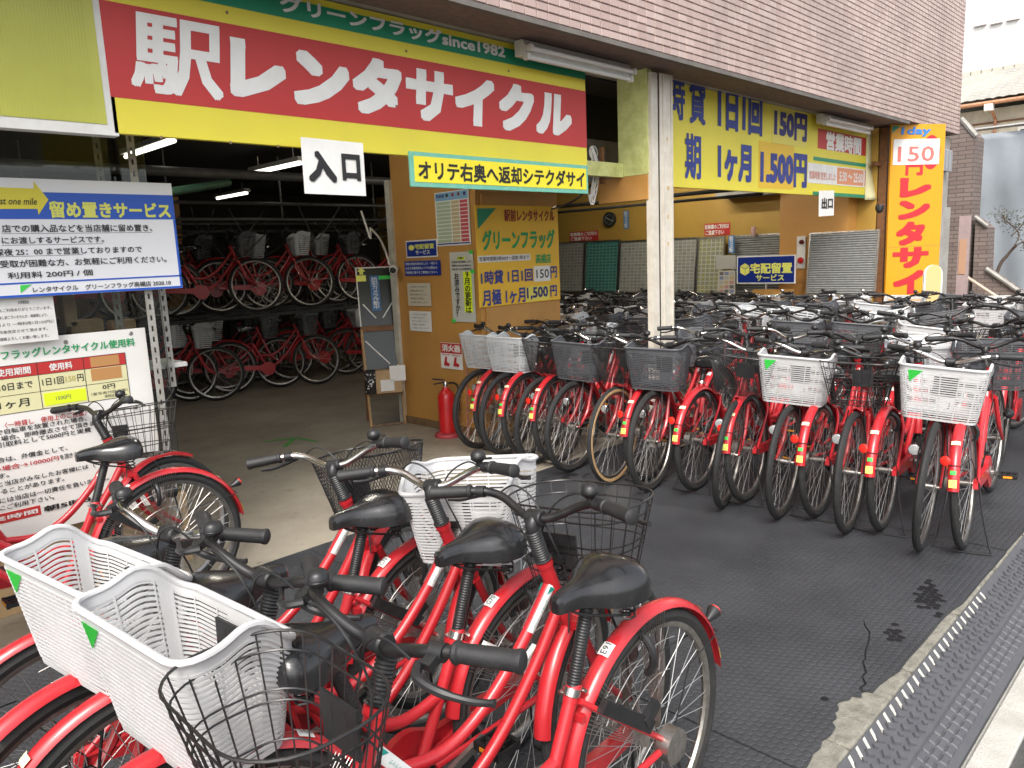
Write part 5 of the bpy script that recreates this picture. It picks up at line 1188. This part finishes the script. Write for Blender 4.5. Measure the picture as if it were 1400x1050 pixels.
for i in range(5):
    for k in range(3): s.rect((s.w*(.08+.3*k),s.h*(.05+.19*i)),(s.w*(.32+.3*k),s.h*(.19+.19*i)),[mat('faded_rose_print',(.42,.22,.20),.6),mat('faded_blue_print',(.18,.22,.34),.6),mat('tan_print',(.45,.35,.2),.6),MATS['grey_ink'],mat('faded_grey_print',(.38,.38,.34),.6)][(i*2+k*3)%5],'sticker',px=False)
for i,(yy,z0,z1,lab) in enumerate(((4.72,.0,1.05,'orange plywood offcut leaning by the alarm panel'),)):
    tag(MB().box(9.45,4.30,0,9.47,4.85,1.02).build('plywood_offcut', mat('orange_ply',(.48,.25,.06),.6,noise=(6,.5)), None, False), lab, 'board')
cn = onX(1033,314,9.85); tag(MB().lathe([(0,.033),(.005,.035),(.11,.035),(.118,.028)],(9.80,cn.y,onX(1033,322,9.85).z),(0,0,1),14).build('drink_can', mat('red_white_can',(.55,.35,.33),.3), None),'small drink can standing on top of the slatted board','can')
# shutter rails overhead in the right bay
for dz,rad,nm,lab in ((0,.022,'shutter_rail','upper black overhead rail in the right bay'),(-.07,.016,'shutter_rail','lower thin black overhead rail in the right bay')):
    a = onX(763,286,7.5); b = onX(1140,262,7.5); tag(MB().tube([(7.5,a.y,a.z+dz+.03),(7.5,3.75,a.z+dz+.03)],rad,8).build(nm, mat('matt_black_rail',(.012,.012,.012),.75,spec=.2), None), lab, 'rail')
# wiring beside the peeling pillar
q = onY(830,262,3.82); m = MB()
for i in range(7):
    j = lambda s: random.uniform(-s,s)
    m.tube(spline([(4.88+j(.03),3.86,2.40+j(.03)),(4.90+j(.05),3.85,2.25),(4.88+j(.06),3.84,2.10+j(.05)),(4.86+j(.05),3.85,2.00+j(.04)),(4.84+j(.03),3.86,2.04)],5),.0045,5)
m.tube([(4.88+.05*math.cos(R(a)),3.85,2.36+.05*math.sin(R(a))) for a in range(0,360,24)],.004,5,closed=True)
tag(m.build('cable_bundle', FIXW, None),'tangle of white cables hanging by the peeling yellow pillar','cable')
tag(MB().tube(spline([(4.88,3.88,2.12),(4.82,4.0,2.01),(5.0,4.4,1.97),(5.5,4.8,2.02)],6),.009,6).build('black_cable', BLACKP, None),'black cable sagging from the pillar past the golden shop board','cable')
tag(MB().tube([(4.72,3.9,2.2),(4.72,3.9,ZS-.02)],.007,6).build('hanging_conduit', STEEL, None),'thin steel conduit hanging in the gap beside the shop sign','pipe')

# ================================================================== inside the garage: pipes, wiring, camera
def pipe(a, b, rad, mt, lab, n=10): tag(MB().tube([a,b],rad,n).build('pipe', mt, None), lab, 'pipe')
DKP = mat('dim_grey_pipe',(.11,.11,.105),.5,.3,noise=(8,.6)); GRP = mat('green_pipe',(.03,.085,.05),.5,noise=(8,.6))
a = onY(205,233,7.2); b = onY(425,246,7.2); pipe((a.x-1.5,7.2,a.z),(b.x+1.5,7.2,a.z),.045,DKP,'grey overhead pipe crossing the garage near the first lamp')
a = onY(228,263,6.0); b = onY(312,250,6.8); pipe(a-(b-a)*.6,b,.034,GRP,'green overhead pipe angled across the garage')
for i,(y,z,lab) in enumerate(((8.3,2.30,'upper steel hanging rail above the rack'),(8.9,2.16,'middle steel hanging rail above the rack'),(9.6,2.05,'lower steel hanging rail above the rack'),(10.5,2.2,'rear steel hanging rail deep in the garage'))):
    pipe((-1,y,z),(8.5,y,z),.020,DKP,lab)
for i,x in enumerate((2.2,3.6,5.0,6.4)):
    pipe((x,8.9,2.16),(x,8.9,ZS-.02),.012,DKP,f'thin vertical hanger rod above the rack, {nth(i)} from left')
for i in range(22):
    x = 2.2+i*.19; y = random.uniform(8.2,9.8); z = random.uniform(2.0,2.35); l = random.uniform(.3,1.1); d = random.uniform(.08,.45)
    tag(MB().tube(spline([(x,y,z),(x+l*.3,y,z-d),(x+l*.6,y+.1,z-d*.9),(x+l,y+.05,z-.02)],5),.007,5).build('loose_cable', DKP if i%2 else BLACKP, None),f'{"grey" if i%2 else "black"} loose cable looping over the rack, {nth(i)} from left','cable','loose cables over the rack')
tag(MB().tube(spline([(4.1,5.9,2.05),(4.16,5.9,1.86),(4.18,5.9,1.80)],5)+spline([(4.2,5.92,1.9),(4.32,5.95,1.80),(4.42,6.0,1.66),(4.46,6.02,1.56)],5),.010,6).build('white_cable', FIXW, None),'white cable hanging at the left edge of the booth','cable')
sc = empty('security_camera',(4.49,6.0,1.52)); tag(sc,'small white security camera at the left edge of the booth','camera')
MB().lathe([(0,.03),(.05,.04),(.11,.04),(.12,.03)],(.03,0,.01),(-.75,-.6,-.2),16).build('housing', FIXW, sc); MB().lathe([(.121,.03),(.135,.026),(.14,.012)],(.03,0,.01),(-.75,-.6,-.2),16).build('lens', INK, sc)
q = onX(1203,287,9.7); s2 = empty('security_camera',(9.7,q.y,q.z)); tag(s2,'dark dome camera under the price sign by the brown post','camera'); MB().lathe([(0,.05),(.04,.05),(.08,.03),(.09,.005)],(0,0,.05),(-.3,0,-1),14).build('housing', BLACKP, s2)
tag(MB().box(3.05,10.9,1.55,4.3,10.95,2.2).build('pale_poster', mat('pale_dim_poster',(.40,.37,.30),.5), None, False),'pale poster on a panel deep in the garage','poster')
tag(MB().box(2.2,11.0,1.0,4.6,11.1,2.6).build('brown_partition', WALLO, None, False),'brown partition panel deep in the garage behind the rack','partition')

# ================================================================== beyond the corner
bw = empty('stair_wall',(14,3,0)); tag(bw,'dark brown brick stair wall with stepped and sloping top beyond the corner','wall')
def yz(px,py,X=14.): q = onX(px,py,X); return (q.y-3, q.z)
MX = Matrix(((0,0,1,0),(1,0,0,0),(0,1,0,0),(0,0,0,1)))
pA = [(1.6,0),(1.6,3.62),(yz(1313,163)[0],yz(1313,163)[1]),yz(1334,187),(yz(1334,187)[0],0)]
MB().prism(pA,0,.5,MX).build('tower_wall', BRICK, bw, False)
pB = [(yz(1334,300)[0]-.002,0),(yz(1333,298)[0]-.002,yz(1333,298)[1]),yz(1350,311),yz(1348,370),(yz(1400,406)[0],yz(1400,406)[1]),(-1.4,.35),(-1.4,0)]
MB().prism(pB,.03,.45,MX).build('stepped_wall', BRICK, bw, False)
pts = [yz(1348,367),yz(1400,403),(-1.4,.40)]
MB().tube([(-.0,p[0],p[1]) for p in pts],.035,6).build('coping', CONC, bw, False); MB().tube([(-.0,)+tuple(yz(1333,296)),(-.0,)+tuple(yz(1350,309))],.03,6).build('coping', CONC, bw, False); MB().tube([(-.0,)+tuple(yz(1314,162)),(-.0,)+tuple(yz(1335,186))],.04,6).build('coping', CONC, bw, False)
MB().tube([(-.35,)+tuple(yz(1322,372)),(-.35,)+tuple(yz(1371,404))],.025,8).build('handrail', mat('beige_rail',(.45,.36,.28),.5), bw)
gy0, gy1 = onX(1324,350,12.6).y-3, onX(1309,350,12.6).y-3
gt = MB().box(-1.4,gy0,0,-1.35,gy1,onX(1318,295,12.6).z).build('pink_door', mat('pinkish_door',(.40,.30,.29),.6,noise=(6,.4)), bw, False); MB().box(-1.41,gy0+.03,1.05,-1.402,gy1-.02,1.55).build('door_panel', mat('tan_panel',(.46,.27,.17),.6), gt, False)
# tarpaulin fence
tf = empty('tarpaulin_fence',(17,0,0)); tag(tf,'grey tarpaulin hung on a scaffold fence right of the stair wall','fence'); zt_ = onX(1370,173,17).z
m = MB(); NY, NZ = 90, 30
def tz(i,k):
    y = -6+13*i/NY; z = -.1+(zt_-.0)*k/NZ
    return (.05*math.sin(y*5.1+z*.7)+.03*math.sin(y*11.3-z*1.9)+.025*math.sin(z*4.2+y*1.7), y, z)
m.add([tz(i,k) for k in range(NZ+1) for i in range(NY+1)], [(k*(NY+1)+i,(k+1)*(NY+1)+i,(k+1)*(NY+1)+i+1,k*(NY+1)+i+1) for k in range(NZ) for i in range(NY)])
sh_ = m.build('sheet', TARP, tf); sh_.modifiers.new('thick','SOLIDIFY').thickness = .004
MB().tube([(.0,-6,zt_),(.0,7,zt_)],.035,8).build('top_rail', STEEL, tf)
for y in (-4.5,-2,.5,3,5.5): MB().tube([(.12,y,-.1),(.12,y,zt_+.35)],.03,8).build('post', STEEL, tf)
# tiled-roof house
hs_ = empty('house',(27,0,0)); tag(hs_,'cream house with grey tiled roof behind the tarpaulin fence','house')
ze = onX(1360,137,26.6).z; zr = onX(1360,99,29.5).z
MB().box(.4,-8,0,7,9,ze-.12).build('wall', CREAMWALL, hs_, False)
MB().box(.36,-8,ze-.55,.398,9,ze-.5).build('string_course', WOOD, hs_, False)
m = MB(); ny, ns = 220, 12; vs = []
x0e, x1e = -.4, 2.5
for s in range(ns):
    for e in (0,1):
        t = (s+e)/ns
        for i in range(ny+1):
            y = -8.6+18.2*i/ny; wv = .035*abs(math.sin(y*math.pi/.27))
            vs.append((x0e+(x1e-x0e)*t, y, ze+(zr-ze)*t+wv+(.05 if e == 0 else 0.0)))
w = ny+1
fs_ = []
for s in range(ns*2-1):
    for i in range(ny): fs_.append((s*w+i,s*w+i+1,(s+1)*w+i+1,(s+1)*w+i))
m.add(vs,fs_); rf = m.build('roof', ROOFT, hs_)
rf.modifiers.new('thick','SOLIDIFY').thickness = .03
stuff(rf)
for i in range(60): MB().cbox(2.38,-8.6+i*.305,zr-.02,2.66,-8.6+i*.305+.29,zr+.16,.03).build('ridge_tile', mat('pale_ridge_tile',(.45,.42,.36),.6), hs_, False)
MB().add([(x1e,-8.6,zr),(x1e,9.6,zr),(7.2,9.6,ze),(7.2,-8.6,ze)],[(0,1,2,3)]).build('rear_roof', ROOFT, hs_, False)
MB().tube([(-.48,-8.6,ze-.06),(-.48,9.6,ze-.06)],.06,8).build('gutter', COPPER, hs_)
dpy = onX(1353,150,26.6).y
MB().tube([(-.45,dpy,ze-.1),(.30,dpy,ze-.45),(.32,dpy,0)],.045,8).build('downpipe', COPPER, hs_); MB().cbox(-.58,dpy-.11,ze-.28,-.36,dpy+.11,ze-.10,.01).build('rain_head', FIXW, hs_, False)
wy = onX(1400,152,27.4).y
wn = MB().box(.33,wy-.9,ze-2.2,.395,wy+.12,ze-.75).build('window', FIXW, hs_, False); MB().box(.325,wy-.84,ze-2.1,.329,wy+.05,ze-.83).build('pane', mat('dark_window',(.03,.035,.04),.08), wn, False)
# pale building farther off
fb = empty('pale_building',(60,0,0)); tag(fb,'washed-out white building far behind the tiled roof','building')
MB().box(0,-14,0,12,22,26).build('wall', mat('white_render',(.80,.79,.76),.8), fb, False)
for px,py in ((1341,33),(1363,30),(1386,25)):
    q = onX(px,py,60); MB().box(-.25,q.y-.35,q.z-.12,-.003,q.y+.35,q.z+.1).build('vent_hood', mat('vent_grey',(.72,.64,.62),.6), fb, False)
# bare little tree by the fence
tr = empty('small_tree',(15.6,2.6,0)); tag(tr,'small leaning tree with sparse leaves before the grey tarpaulin','tree')
def tp(px,py,dx=0): q = onX(px,py,15.6); return Vector((dx,q.y-2.6,q.z))
m = MB(); m.tube(spline([tp(1340,420)-Vector((0,0,.9)),tp(1362,376),tp(1378,348),tp(1390,335)],5),[.035]*5+[.03]*5+[.024]*5+[.02],7)
tips = []
for br in (((1388,338),(1391,322),(1385,312),(1374,302),(1368,296)),((1390,335),(1400,330),(1410,320),(1420,300)),((1386,322),(1393,310),(1399,300),(1402,290)),((1378,305),(1372,298),(1369,293)),((1400,330),(1406,338),(1412,340))):
    pts = [tp(*b,random.uniform(-.15,.15)) for b in br]; m.tube(spline(pts,4),[.016]+[.011]*(len(spline(pts,4))-2)+[.004],6); tips += spline(pts,4)[4:]
m.build('trunk', BARK, tr)
m = MB()
for i in range(420):
    c = random.choice(tips)+Vector((random.gauss(0,.09),random.gauss(0,.09),random.gauss(.02,.06))); d1 = Vector((random.gauss(0,1),random.gauss(0,1),random.gauss(0,.6))).normalized(); d2 = d1.orthogonal().normalized(); l = random.uniform(.03,.06)
    m.add([c,c+d1*l*.5+d2*l*.25,c+d1*l,c+d1*l*.5-d2*l*.25],[(0,1,2,3)])
stuff(m.build('crown', LEAF, tr, False))
